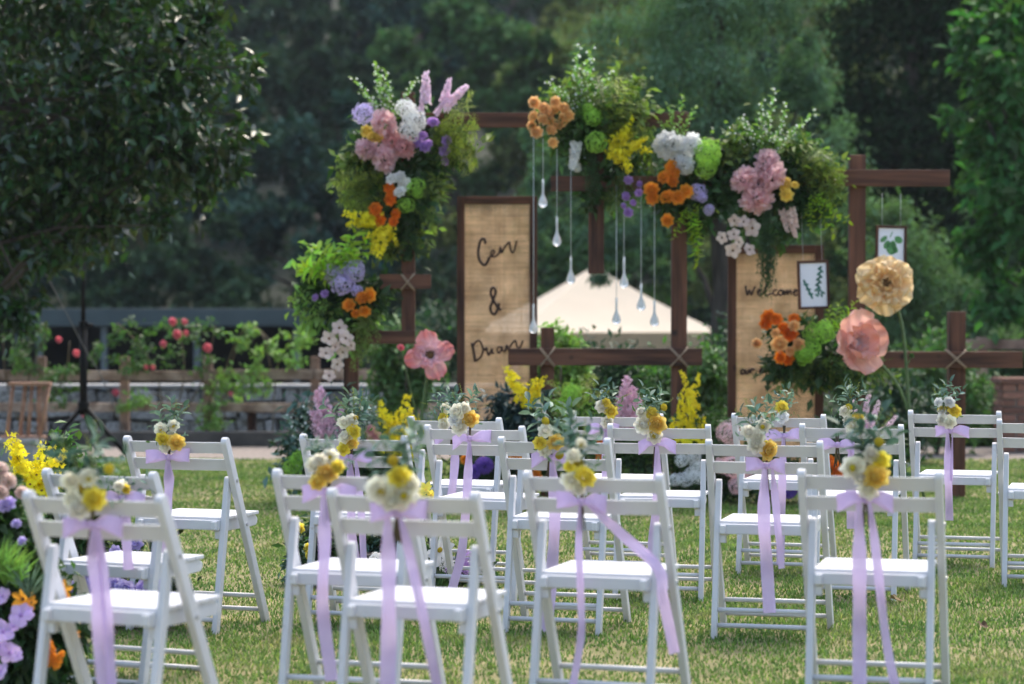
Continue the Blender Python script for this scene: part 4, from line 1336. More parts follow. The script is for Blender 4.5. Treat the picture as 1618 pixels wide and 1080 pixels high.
A = Arr('flower_cluster', 'white pompon and orange rose cluster on the tall middle post', 'flowers', (1080, 280), YA - .16, G_ARCH)
A.mass('foliage', LF_DARK, [(1085, 280, 50, 50), (1120, 280, 35, 50), (1085, 330, 35, 30)], 1200, .08, 7)
A.flowers('pompon', peony, (P_WHT,), [(1056, 229, 20), (1091, 228, 17), (1080, 260, 15)], -.12)
A.flowers('viburnum', hydrangea, (P_GRN,), [(1118, 242, 21), (1116, 266, 16), (1126, 255, 12)], -.1)
A.flowers('orange_rose', rose, (P_ORNG,), [(1061, 264, 12), (1049, 281, 11), (1064, 287, 9), (1029, 300, 12), (1031, 313, 10), (1055, 311, 12), (1071, 312, 12), (1084, 302, 11), (1055, 348, 10), (1066, 272, 9)], -.14)
A.flowers('hydrangea', hydrangea, (P_LAV,), [(1102, 303, 15), (1120, 331, 9), (1110, 312, 8)], -.1)
for c in [(1048, 172), (1062, 165), (1078, 152), (1098, 168), (1088, 180), (1040, 195)]:
    A.spray('leaf_branch', blossom(LF_SOFT, STEM, LF_SOFT), (1068, 235), c)
for c in [(1100, 412), (1090, 395), (1078, 358), (1118, 365), (1128, 340), (1105, 385), (1060, 370), (1110, 400)]:
    A.spray('lime_branch', branch(LF_LIME, STEM), (1088, 322), c, 0, -.05)

A = Arr('flower_cluster', 'pink peony cluster with white blossom twigs on the right beam', 'flowers', (1215, 290), YA - .16, G_ARCH)
A.mass('foliage', LF_DARK, [(1160, 280, 40, 50), (1215, 290, 70, 50), (1270, 290, 50, 50), (1205, 350, 45, 30)], 1900, .08, 8)
A.mass('leafy_filler', LF_MID, [(1170, 240, 40, 35), (1260, 250, 45, 35), (1285, 310, 35, 30)], 900, .075, 9)
A.mass('fresh_filler', LF_FERN2, [(1290, 275, 40, 42), (1155, 225, 30, 36), (1215, 225, 50, 24)], 650, .07, 67, .04)
A.flowers('peony', peony, (P_PINK,), [(1177, 284, 20), (1212, 256, 18), (1219, 279, 23), (1196, 315, 22)], -.12)
A.flowers('gold_rose', rose, (P_GOLD,), [(1241, 291, 11), (1243, 308, 10), (1256, 292, 6), (1238, 300, 6)], -.14)
for c in [(1190, 163), (1216, 143), (1282, 172), (1160, 190), (1240, 190), (1258, 172), (1175, 185), (1228, 170), (1262, 205), (1148, 215), (1205, 180)]:
    A.spray('blossom_branch', blossom(random.choice([LF_SOFT, LF_MID]), STEM, P_WHT), (1212, 250), c)
for c in [(1290, 225), (1312, 238), (1335, 292), (1330, 262), (1338, 310), (1300, 250), (1320, 280)]:
    A.spray('fern_frond', fern(random.choice([LF_FERN, LF_FERN2]), STEM), (1262, 272), c, 0, -.06, 1.3)
for c in [(1140, 240), (1150, 330), (1125, 300), (1145, 265), (1165, 345)]:
    A.spray('fern_frond', fern(random.choice([LF_MID, LF_FERN2]), STEM), (1190, 290), c, 0, -.03)
for c in [(1325, 362), (1292, 358), (1312, 330), (1305, 372), (1280, 340), (1318, 345)]:
    A.spray('lime_branch', branch(LF_LIME, STEM), (1282, 300), c, 0, -.06)
for a, c in [((1240, 320), (1258, 378)), ((1232, 322), (1245, 368)), ((1248, 320), (1262, 360))]:
    A.spray('white_stock', stock(P_BLUSH, STEM), a, c, -.03, -.08, .75)
A.flowers('orchid', openflower, (P_BLUSH, CENTRE), [(1160, 370, 11), (1160, 348, 11), (1189, 360, 12), (1141, 375, 9), (1158, 395, 11), (1184, 394, 11), (1168, 382, 9), (1175, 350, 9)], -.14, n=5, wide=.85)
for c in [(1212, 488), (1205, 450), (1222, 462), (1198, 420), (1228, 430), (1216, 474), (1208, 470), (1220, 440), (1200, 440)]:
    A.spray('hanging_fern', trail(LF_DARK), (1210, 330), c, -.04, -.10, .62)

A = Arr('flower_cluster', 'orange rose and apple green cluster on the low right crossbeam', 'flowers', (1290, 555), YA - .17, G_ARCH)
A.mass('foliage', LF_DARK, [(1250, 556, 36, 32), (1300, 570, 60, 38), (1350, 575, 45, 30), (1250, 530, 30, 25)], 1500, .08, 10)
A.mass('leafy_filler', LF_FERN2, [(1248, 588, 22, 24), (1290, 595, 55, 18), (1360, 590, 40, 22)], 800, .05, 11)
A.flowers('orange_rose', rose, (P_BURNT,), [(1215, 501, 11), (1209, 512, 10), (1227, 504, 10), (1255, 504, 9), (1238, 519, 10), (1249, 527, 11), (1233, 564, 10), (1246, 567, 10)], -.14)
A.flowers('orange_rose', rose, (P_PEACH,), [(1255, 515, 10), (1225, 526, 7), (1231, 544, 12), (1196, 542, 9), (1262, 544, 10), (1249, 555, 8)], -.16)
A.flowers('viburnum', hydrangea, (P_GRN,), [(1270, 557, 19), (1282, 549, 14), (1286, 524, 17), (1303, 524, 17), (1268, 565, 12)], -.12)
for c in [(1320, 478), (1338, 490), (1345, 475), (1305, 490), (1330, 505)]:
    A.spray('lime_branch', branch(LF_LIME, STEM), (1312, 535), c)
for c in [(1240, 618), (1275, 610), (1330, 615), (1380, 610), (1395, 595), (1265, 500), (1250, 605)]:
    A.spray('fern_frond', fern(random.choice([LF_FERN2, LF_MID]), STEM), (1285, 565), c, 0, -.05)

# ================================================================== GIANT PAPER FLOWERS
def paperm(name, c, c2, heart, r):
    """paper whose colour runs from a pale heart to the rim, with fine streaks along the petal"""
    m = pmat(name, c, col2=c2, rough=.8, var=.15, scale=7, trans=.4, objvar=.12, bump=.3, bscale=40)
    t = m.node_tree; L = t.links.new
    tc = t.nodes.new('ShaderNodeTexCoord'); ln = t.nodes.new('ShaderNodeVectorMath'); ln.operation = 'LENGTH'
    L(tc.outputs['Object'], ln.inputs[0])
    mr = t.nodes.new('ShaderNodeMapRange'); mr.inputs[1].default_value = r * .12; mr.inputs[2].default_value = r * .75
    L(ln.outputs['Value'], mr.inputs[0])
    b = t.nodes['Principled BSDF']; src = b.inputs['Base Color'].links[0].from_socket
    mx = t.nodes.new('ShaderNodeMix'); mx.data_type = 'RGBA'
    mx.inputs[6].default_value = (*heart, 1)
    L(mr.outputs[0], mx.inputs[0]); L(src, mx.inputs[7])
    L(mx.outputs[2], b.inputs['Base Color'])
    for n in t.nodes:
        if n.type == 'BSDF_TRANSLUCENT': L(mx.outputs[2], n.inputs[0])
    return m
PP_CORAL = paperm('coral_paper', (.85, .20, .21), (.92, .46, .45), (.90, .74, .80), .19)
PP_PEACH = paperm('peach_paper', (.88, .38, .28), (.93, .58, .50), (.90, .70, .70), .19)
PP_YEL = paperm('yellow_paper', (.93, .66, .30), (.95, .78, .52), (.93, .62, .30), .19)
PP_PALE = pmat('pale_pink_paper', (.80, .60, .62), rough=.75, var=.1, scale=9, trans=.4)
def paper_flower(lab, px, py, Y, rpx, face, layers, mt, cmat, stem_px, bud=None, seed=1, spin=0.):
    rs = random.Random(seed)
    g = at(*stem_px[-1], Y); g.z = 0
    t = thing('paper_flower', lab, 'paper flower', g)
    c = at(px, py, Y); r = rpx / S(Y)
    q = tracked(face, spin)
    for (n, el, L, Wd, curl, cup, ruf, off) in layers:
        for i in range(n):
            a = 2 * math.pi * (i + off + rs.uniform(-.08, .08)) / n
            b = MB(); V, F = petal(r * L * rs.uniform(.9, 1.08), r * Wd, 9, 12, cup, curl, r * ruf, .25, r * .05, rs, rs.uniform(6, 9)); b.add(V, F, 0, pm(a, R(el + rs.uniform(-7, 7)), (-math.sin(a) * r * .05, math.cos(a) * r * .05, r * .02 * (i % 2))))
            ob('petal', b.mesh('petal', [mt]), t, c - g, q)
    b = MB(); b.lathe([(.01, -.02), (r * .12, 0), (r * .15, r * .06), (r * .1, r * .13), (.004, r * .15)], 10)
    for i in range(26):
        a = i * 2.4; rr = r * (.12 + .1 * rs.random())
        b.tube([(0, 0, 0), (math.cos(a) * rr, math.sin(a) * rr, r * .2)], .003, 3)
    ob('centre', b.mesh('centre', [cmat]), t, c - g, q)
    pts = [c - g] + [at(x, y, Y + .02) - g for x, y in stem_px[:-1]] + [Vector((0, 0, 0))]
    b = MB(); b.tube(catmull(pts, 4), .011, 7); ob('stem', b.mesh('stem', [STEM]), t)
    if bud:
        p = at(bud[0], bud[1], Y) - g
        ob('bud', rose(bud[3]), t, p, tracked((.2, -1, .6)), bud[2] / S(Y))
        b = MB(); b.tube(catmull([p, p * .6 + (pts[2]) * .4, pts[2]], 4), .005, 5); ob('bud_stem', b.mesh('bud_stem', [STEM]), t)
random.seed(55)
paper_flower('giant coral paper poppy on a tall stem left of the names sign', 680, 562, 15.9, 41, (-.1, -1, .35), [(4, 8, 1.05, .86, .10, .05, .12, .2), (3, 24, .80, .80, .25, .08, .14, .55), (3, 40, .5, .6, .3, .1, .12, .2)], PP_CORAL, CENTRE, [(672, 610), (664, 680), (655, 770)], (633, 549, 7, P_RED), 3)
paper_flower('giant peach paper poppy tipped to the side over the low right crossbeam', 1350, 542, 15.9, 58, (.42, -1, .12), [(4, 20, 1.05, 1.05, .55, .10, .09, .1), (3, 42, .80, .9, .45, .1, .10, .4), (3, 60, .45, .5, .3, .1, .1, .2)], PP_PEACH, PP_PALE, [(1392, 575), (1432, 640), (1462, 772)], None, 5)
paper_flower('giant pale yellow paper flower with layered petals in front of the right post', 1398, 448, 15.9, 49, (.05, -1, .12), [(6, 4, 1.0, .98, .05, .04, .15, 0), (6, 16, .84, .86, .2, .05, .16, .5), (5, 34, .62, .66, .3, .08, .14, .2), (4, 55, .38, .45, .3, .1, .1, .6)], PP_YEL, CENTRE, [(1422, 500), (1432, 580), (1446, 772)], (1440, 562, 5, LF_MID), 7)

# ================================================================== GROUND FLOWERS
random.seed(77)
G_G = 'flower arrangements standing on the lawn'
Yg = 16.1
A = Arr('ground_flowers', 'mauve astilbe and yellow orchid planting at the foot of the left post', 'flowers', (545, 790), Yg, G_G, 0)
A.mass('foliage', LF_BLUE, [(475, 700, 34, 60), (505, 690, 30, 50), (560, 680, 40, 60)], 1600, .07, 20)
A.mass('leafy_filler', LF_DARK, [(480, 740, 40, 40), (550, 730, 60, 50), (620, 730, 50, 50)], 1500, .06, 21)
for a, c in [((520, 720), (500, 618)), ((525, 720), (520, 640)), ((530, 720), (540, 645)), ((520, 720), (492, 650)), ((515, 720), (508, 612))]:
    A.spray('astilbe_plume', astilbe(P_ASTIL, STEM), a, c, 0, -.05, 1.0)
for a, c in [((630, 730), (615, 640)), ((630, 730), (650, 612)), ((625, 730), (628, 625)), ((632, 730), (640, 650)), ((620, 730), (604, 655)), ((640, 740), (668, 660))]:
    A.spray('orchid_spray', oncidium(P_ORC, STEM), a, c, 0, -.05, 1.3)
for c in [(575, 615), (590, 630), (560, 640), (600, 640), (450, 660), (470, 640)]:
    A.spray('blossom_branch', blossom(LF_GREY, STEM, P_WHT), (545, 730) if c[0] > 500 else (490, 740), c)
A.flowers('coral_rose', rose, (P_CORAL,), [(592, 692, 12), (585, 680, 9)], -.12)
A.flowers('green_pompon', hydrangea, (P_GRN,), [(462, 740, 16), (470, 725, 12)], -.1)

A = Arr('ground_flowers', 'yellow orchid and dark slate foliage planting below the names sign', 'flowers', (830, 790), Yg, G_G, 0)
A.mass('foliage', LF_SLATE, [(820, 640, 40, 28), (815, 690, 45, 50)], 1300, .07, 22)
A.mass('leafy_filler', LF_DARK, [(800, 730, 80, 50), (760, 740, 40, 40)], 1400, .06, 23)
for a, c in [((842, 650), (848, 585)), ((842, 650), (795, 572)), ((842, 655), (812, 590)), ((845, 655), (838, 590)), ((842, 655), (826, 598)), ((846, 655), (855, 600))]:
    A.spray('orchid_spray', oncidium(P_ORC, STEM), a, c, -.05, -.1, 1.4)
A.spray('white_stock', stock(P_WHT, STEM), (862, 690), (860, 630), -.1, -.12)
A.flowers('purple_pompon', pom, (P_PURP,), [(765, 735, 14), (750, 745, 11)], -.12)
A.flowers('orange_rose', rose, (P_ORNG,), [(847, 752, 10), (815, 722, 10), (838, 735, 8), (735, 725, 8)], -.12)

A = Arr('ground_flowers', 'pink astilbe and apple green ball planting below the low crossbeam', 'flowers', (960, 790), Yg + .05, G_G, 0)
A.mass('foliage', LF_DARK, [(930, 700, 60, 60), (1000, 700, 60, 60), (1010, 740, 60, 40)], 1700, .06, 24)
A.mass('leafy_filler', LF_SOFT, [(900, 650, 30, 40), (1000, 725, 50, 22)], 700, .05, 25)
A.flowers('green_pompon', hydrangea, (P_GRN,), [(903, 622, 17), (890, 640, 13)], -.1)
for c in [(940, 590), (925, 585), (955, 605), (880, 590)]:
    A.spray('fern_frond', fern(LF_FERN, STEM), (905, 650), c, 0, -.02)
for a, c in [((995, 700), (990, 596)), ((998, 700), (1002, 612)), ((990, 700), (978, 625)), ((1000, 700), (1012, 630)), ((995, 700), (985, 610))]:
    A.spray('astilbe_plume', astilbe(P_ASTIL, STEM), a, c, 0, -.05, 1.1)
A.flowers('orange_rose', rose, (P_BURNT,), [(950, 698, 8), (951, 725, 9), (946, 712, 7)], -.12)

A = Arr('ground_flowers', 'tall yellow orchid spikes with white and pink hydrangeas by the tall post', 'flowers', (1110, 792), Yg - .1, G_G, 0)
A.mass('foliage', LF_DARK, [(1100, 720, 60, 60), (1150, 740, 50, 50), (1130, 770, 60, 22)], 1900, .06, 26)
A.mass('leafy_filler', LF_MID, [(1070, 700, 30, 30), (1120, 690, 30, 30)], 600, .05, 27)
for a, c in [((1074, 710), (1080, 585)), ((1100, 710), (1104, 582)), ((1078, 715), (1072, 612)), ((1095, 715), (1096, 625)), ((1060, 715), (1058, 655)), ((1110, 715), (1118, 652)), ((1085, 715), (1084, 650)), ((1070, 715), (1064, 670))]:
    A.spray('orchid_spray', oncidium(P_ORC, STEM, v=random.randrange(3)), a, c, 0, -.05, .9)
A.flowers('orchid_bloom', openflower, (P_ORC, CENTRE), [(1075, 690, 10), (1092, 686, 11), (1060, 700, 9), (1108, 694, 10), (1084, 702, 9)], -.1, n=4, wide=.9)
A.flowers('hydrangea', hydrangea, (P_WHT,), [(1077, 727, 11), (1097, 722, 11), (1100, 737, 11), (1082, 757, 12), (1103, 752, 12), (1092, 748, 10), (1066, 758, 10)], -.12)
A.flowers('hydrangea', hydrangea, (P_PINK,), [(1150, 684, 19), (1160, 738, 18), (1168, 765, 17), (1140, 735, 12), (1175, 745, 12)], -.12)

A = Arr('ground_flowers', 'purple and deep orange planting with pink stock spikes by the right post', 'flowers', (1300, 792), Yg - .05, G_G, 0)
A.mass('foliage', LF_DARK, [(1240, 755, 50, 38), (1310, 740, 60, 50), (1370, 740, 50, 55)], 1900, .06, 28)
A.mass('leafy_filler', LF_BLUE, [(1390, 740, 40, 40), (1350, 710, 40, 30)], 800, .06, 29)
A.flowers('purple_pompon', pom, (P_PURP,), [(1243, 768, 17), (1228, 762, 12), (1258, 755, 13), (1270, 770, 11)], -.12)
A.flowers('orange_rose', rose, (P_BURNT,), [(1320, 738, 11), (1323, 750, 10), (1312, 728, 9), (1330, 745, 8)], -.12)
for a, c in [((1358, 700), (1368, 622)), ((1365, 700), (1395, 634)), ((1375, 700), (1420, 658)), ((1352, 700), (1352, 628)), ((1362, 702), (1382, 645))]:
    A.spray('stock_spike', stock(P_LILAC, STEM, fat=.09), a, c, -.05, -.1)

# aisle arrangement in a dark planter
Yc = 11.3
A = Arr('aisle_flowers', 'white lily and yellow flower arrangement in a dark box behind the front chairs', 'flowers', (600, 945), Yc, G_G, 0)
DKBOX = pmat('dark_planter', (.018, .012, .014), rough=.6, var=.2)
p = at(578, 945, Yc)
b = MB(); b.box((p.x - A.o.x, 0, .08), (.17, .16, .16)); ob('planter', b.mesh('planter', [DKBOX], bevel=.006), A.root)
A.mass('foliage', LF_DARK, [(560, 880, 70, 40), (640, 900, 60, 40), (690, 905, 60, 35), (500, 880, 40, 50)], 2000, .05, 30)
A.mass('leafy_filler', LF_BLUE, [(490, 900, 30, 40), (590, 860, 40, 25), (665, 780, 18, 16), (640, 820, 30, 40)], 900, .05, 31)
A.flowers('lily', openflower, (P_WHT, P_BUTT), [(694, 869, 26), (640, 918, 22), (655, 900, 16), (568, 905, 14)], -.1, n=6, wide=.5)
A.flowers('narcissus', openflower, (P_YEL, P_GOLD), [(673, 774, 13), (664, 783, 11), (681, 782, 11)], -.08, n=6, wide=.6, el=40.)
A.flowers('tulip', rose, (P_YEL,), [(473, 836, 10), (489, 866, 9), (490, 876, 8)], -.08)
A.flowers('mauve_pompon', hydrangea, (P_MAUVE,), [(740, 884, 15), (733, 898, 11), (716, 905, 12)], -.1)
A.flowers('white_hydrangea', hydrangea, (P_WHT,), [(650, 928, 15), (628, 912, 13), (560, 892, 14), (596, 884, 12), (705, 892, 11), (520, 905, 12)], -.1)
A.flowers('lavender_hydrangea', hydrangea, (P_LAV,), [(668, 900, 13), (540, 910, 12), (612, 930, 12)], -.1)
A.spray('grass_tuft', tuft(LF_MID), (690, 945), (690, 880), -.05, -.08)
A.spray('stem', branch(LF_BLUE, STEM), (640, 930), (668, 790), 0, 0)
A.spray('stem', branch(LF_BLUE, STEM), (500, 930), (475, 845), 0, 0)

# left flower beds
A = Arr('flower_bed', 'lavender rose bed with yellow orchid sprays behind the left chairs', 'flowers', (150, 985), 9.8, G_G, 0)
A.mass('foliage', LF_DARK, [(90, 900, 90, 70), (200, 920, 90, 55), (60, 850, 60, 60), (270, 940, 50, 40)], 3200, .055, 40)
A.mass('leafy_filler', LF_MID, [(104, 720, 20, 34), (200, 890, 60, 30), (130, 790, 40, 60)], 1300, .05, 41)
A.flowers('lavender_rose', rose, (P_LAV,), [(153, 923, 17), (182, 927, 18), (198, 934, 17), (230, 933, 20), (253, 933, 16), (213, 860, 13), (184, 874, 12), (140, 905, 12), (165, 940, 14), (270, 945, 12), (120, 930, 14), (100, 905, 12), (215, 950, 14), (240, 915, 12), (130, 950, 13)], -.12)
for a, c in [((60, 800), (12, 675)), ((60, 800), (35, 690)), ((65, 800), (70, 690)), ((65, 800), (85, 700)), ((60, 800), (50, 720)), ((70, 800), (95, 740)), ((55, 800), (20, 740)), ((62, 800), (60, 745)), ((58, 800), (30, 760)), ((66, 810), (82, 760)), ((62, 800), (45, 700)), ((62, 800), (22, 710))]:
    A.spray('orchid_spray', oncidium(P_ORC, STEM), a, c, -.1, -.15, 1.3)
A.flowers('orchid_bloom', openflower, (P_ORC, CENTRE), [(30, 770, 10), (48, 765, 11), (66, 775, 11), (80, 762, 10), (92, 790, 9), (70, 860, 9), (40, 745, 10), (58, 750, 11), (22, 755, 10)], -.2, n=4, wide=.9)

A = Arr('flower_bed', 'mixed lilac phlox and orange lily bed at the lower left corner', 'flowers', (20, 1090), 8.1, G_G, 0)
A.mass('foliage', LF_DARK, [(10, 960, 70, 120), (40, 1060, 80, 90), (90, 1010, 40, 60), (-20, 860, 60, 90)], 3600, .055, 42)
A.mass('leafy_filler', LF_MID, [(10, 830, 50, 60), (50, 940, 50, 60), (0, 1040, 60, 60)], 1300, .06, 43)
A.flowers('dahlia', pom, (P_BLUSH,), [(13, 760, 14), (35, 778, 11), (0, 778, 12), (0, 742, 12)], -.12)
A.flowers('lavender_rose', rose, (P_LAV,), [(13, 798, 13), (26, 828, 9), (3, 800, 11), (35, 855, 8)], -.12)
for (x, y, L) in [(8, 925, 85), (28, 930, 75), (-8, 920, 85), (45, 945, 70)]:
    A.spray('grass_tuft', tuft(LF_SOFT if x < 30 else LF_GREY), (x, y), (x + random.uniform(-8, 8), y - L), -.1, -.15)
A.flowers('lily', openflower, (P_ORNG, CENTRE), [(36, 946, 17), (98, 932, 15), (50, 952, 11), (118, 1001, 10), (103, 945, 10)], -.14, n=6, wide=.5)
A.flowers('phlox', openflower, (P_PHLOX, P_MAUVE), [(33, 972, 19), (4, 942, 16), (5, 998, 18), (22, 990, 9), (15, 1031, 19), (-2, 1020, 15), (2, 1060, 14), (28, 1036, 10), (45, 965, 9)], -.18, n=5, wide=.9)
for a, c in [((80, 1060), (82, 1005)), ((84, 1060), (94, 1025)), ((76, 1060), (76, 1015))]:
    A.spray('orange_spike', stock(P_ORNG, STEM, fat=.2), a, c, -.1, -.12)

# ================================================================== CHAIRS
random.seed(202)
CH = .79            # height
PX_, FY = .22, .39  # post half spacing, front foot offset
def poly_prism(poly, x0, x1, name, bev=.004):
    """polygon in (y,z) extruded along x"""
    n = len(poly)
    b = MB()
    b.add([(x0, y, z) for y, z in poly] + [(x1, y, z) for y, z in poly], [tuple(reversed(range(n))), tuple(range(n, 2 * n))] + [(i, (i + 1) % n, n + (i + 1) % n, n + i) for i in range(n)])
    return b.mesh(name, [WHITE], bevel=bev)
def bar_poly(p, q, wd, round_p=True, flat_q=True):
    p = Vector((p[0], p[1])); q = Vector((q[0], q[1]))
    d = (q - p).normalized(); n_ = Vector((-d.y, d.x))
    o = []
    for i in range(7):
        a = math.pi * i / 6
        o.append(p + n_ * math.cos(a) * wd / 2 * 1 - d * math.sin(a) * wd / 2)
    if flat_q:
        k = lambda e: e + d * (-(e.y) / d.y)
        o += [k(p - n_ * wd / 2), k(p + n_ * wd / 2)]
    else:
        o += [q - n_ * wd / 2, q + n_ * wd / 2]
    return [(v.x, v.y) for v in o]
def chair_parts():
    P = []
    pw = .040
    top = (0.006, CH - .02)
    py = lambda z: FY * (CH - z) / CH
    for s in (-1, 1):
        x = s * PX_
        P.append(('back_post', poly_prism(bar_poly(top, (FY, 0), pw), x - .0125, x + .0125, 'back_post')))
        xl = s * (PX_ - .0275)
        P.append(('rear_leg', poly_prism(bar_poly((py(.61), .61), (-.03, 0), .034), xl - .0115, xl + .0115, 'rear_leg')))
        xr = s * .165
        poly = [(.0, .415), (.0, .448), (.34, .448), (.385, .446), (.405, .432), (.405, .415), (.39, .403), (.33, .400), (.05, .402)]
        P.append(('seat_rail', poly_prism([(y, z) for y, z in poly], xr - .011, xr + .011, 'seat_rail')))
        b = MB()
        for yy, z in ((py(.61), .61), (py(.425), .425)):
            b.lathe([(.008, 0), (.008, .003), (.004, .0045)], 8, 0, Matrix.Translation((s * (PX_ + .0125), yy, z)) @ Matrix.Rotation(s * R(90), 4, 'Y'))
        P.append(('bolt', b.mesh('bolt', [BOLT], False)))
        b = MB(); b.box((s * .172, .052, .392), (.03, .03, .034)); P.append(('cleat', b.mesh('cleat', [WHITE], bevel=.004)))
    # curved back rails
    for z0, z1 in ((.722, .768), (.651, .699)):
        b = MB(); n = 10; V, F = [], []
        for i in range(n + 1):
            u = 2 * i / n - 1; x = u * (PX_ - .008); bow = -.016 * (1 - u * u)
            for z, dy in ((z0, -.008), (z1, -.008), (z1, .008), (z0, .008)):
                V.append((x, py(z) + .003 + bow + dy, z))
        for i in range(n):
            for k in range(4):
                F.append((i * 4 + k, i * 4 + (k + 1) % 4, i * 4 + 4 + (k + 1) % 4, i * 4 + 4 + k))
        F += [(3, 2, 1, 0), tuple(n * 4 + k for k in range(4))]
        b.add(V, F); P.append(('back_rail', b.mesh('back_rail', [WHITE], bevel=.003)))
    for z in (.055, .115):
        b = MB(); b.tube([(-PX_ + .003, py(z), z), (PX_ - .003, py(z), z)], .0095, 10); P.append(('front_rung', b.mesh('front_rung', [WHITE])))
        yl = -.03 + (py(.61) + .03) * z / .61
        b = MB(); b.tube([(-PX_ + .03, yl, z), (PX_ - .03, yl, z)], .0095, 10); P.append(('rear_rung', b.mesh('rear_rung', [WHITE])))
    b = MB(); b.box((0, .033, .432), (.362, .022, .040)); P.append(('seat_rear_rail', b.mesh('seat_rear_rail', [WHITE], bevel=.004)))
    for i in range(6):
        y = .072 + i * .0595
        b = MB(); b.box((0, y, .4555), (.372, .0565, .014)); P.append(('slat', b.mesh('slat', [WHITE], bevel=.003)))
    return P
PARTS = chair_parts()
CHAIRS = {
    'A': (147, 777, 23, 'white folding chair at the far left front beside the flower bed'),
    'A2': (156, 744, 24, 'white folding chair directly behind the far left front chair'),
    'L3': (277, 689, 19, 'white folding chair standing alone on the left with a gold rose bouquet'),
    'B': (636, 773, 18, 'nearest white folding chair, left of centre, with a cream flower bouquet'),
    'B2': (537, 742, 17, 'white folding chair just behind and left of the nearest chair'),
    'B3': (558, 686, 16, 'white folding chair in front of the mauve astilbe planting'),
    'G': (749, 671, 17, 'white folding chair in front of the names sign with a long diagonal ribbon'),
    'H': (718, 658, 17, 'rearmost white folding chair in front of the coral paper poppy'),
    'C': (936, 745, 18, 'front white folding chair at the centre with a ribbon blown across its seat'),
    'C2': (875, 690, 15, 'white folding chair behind and left of the front centre chair'),
    'C3': (1041, 669, 10, 'white folding chair in front of the tall yellow orchid spikes'),
    'C4': (974, 652, 14, 'rearmost white folding chair at the centre in front of the pink astilbe'),
    'D': (1374, 742, 14, 'front white folding chair at the right with two long ribbons'),
    'D2': (1207, 694.5, 14, 'white folding chair in front of the pink hydrangeas'),
    'D3': (1345, 669, 14, 'white folding chair half hidden behind the front right chair'),
    'D4': (1230, 653, 16, 'rearmost white folding chair in front of the welcome sign'),
    'E4': (1508, 648, 16, 'white folding chair in front of the far right timber cross'),
    'E3': (1655, 662, 15, 'white folding chair cut off by the right edge of the picture'),
}
CINFO = {}
for key, (mx, ty, yaw, lab) in CHAIRS.items():
    p = at_z(mx, ty, CH)
    if key == 'A2': p = at(mx, ty, 8.45)
    t = thing('folding_chair', lab if 'chair' in lab else lab, 'chair', (p.x, p.y, -.045 if key == 'A2' else 0), -R(yaw), 'white folding chairs on the lawn')
    last = {}
    for nm, me in PARTS:
        par = {'bolt': 'back_post', 'cleat': 'seat_rail'}.get(nm)
        last[nm] = ob(nm, me, last[par] if par else t)
    CINFO[key] = (p, R(yaw))

# ------------------------------------------------------------------ chair bouquets
def strip(path, widths, wdir, name, curlz=None):
    """ribbon strip along a path, wdir = width direction (vector or list)"""
    V, F = [], []
    for i, p in enumerate(path):
        d = wdir[i] if isinstance(wdir, list) else wdir
        d = Vector(d).normalized() * widths[i] / 2
        nrm = Vector((0, -1, 0)) * .0035
        f = .0045 * math.sin(i * .7) 
        V += [p - d, p - d * .33 + nrm * (1 + f * 300), p + d * .33 - nrm * (.6 + f * 260), p + d]
    for i in range(len(path) - 1):
        for k in range(3):
            F.append((i * 4 + k, i * 4 + k + 1, i * 4 + 5 + k, i * 4 + 4 + k))
    b = MB(); b.add(V, F); return b.mesh(name, [RIBBON])
KIND = {'c': (rose, (P_CRM,), 'cream_rose'), 'y': (rose, (P_YEL,), 'yellow_rose'), 'g': (rose, (P_GOLD,), 'gold_rose'), 'w': (rose, (P_WHT,), 'white_rose'), 'b': (button, (P_BUTT,), 'button_flower')}
def kd(k, px, py, r): return (k, px, py, r)
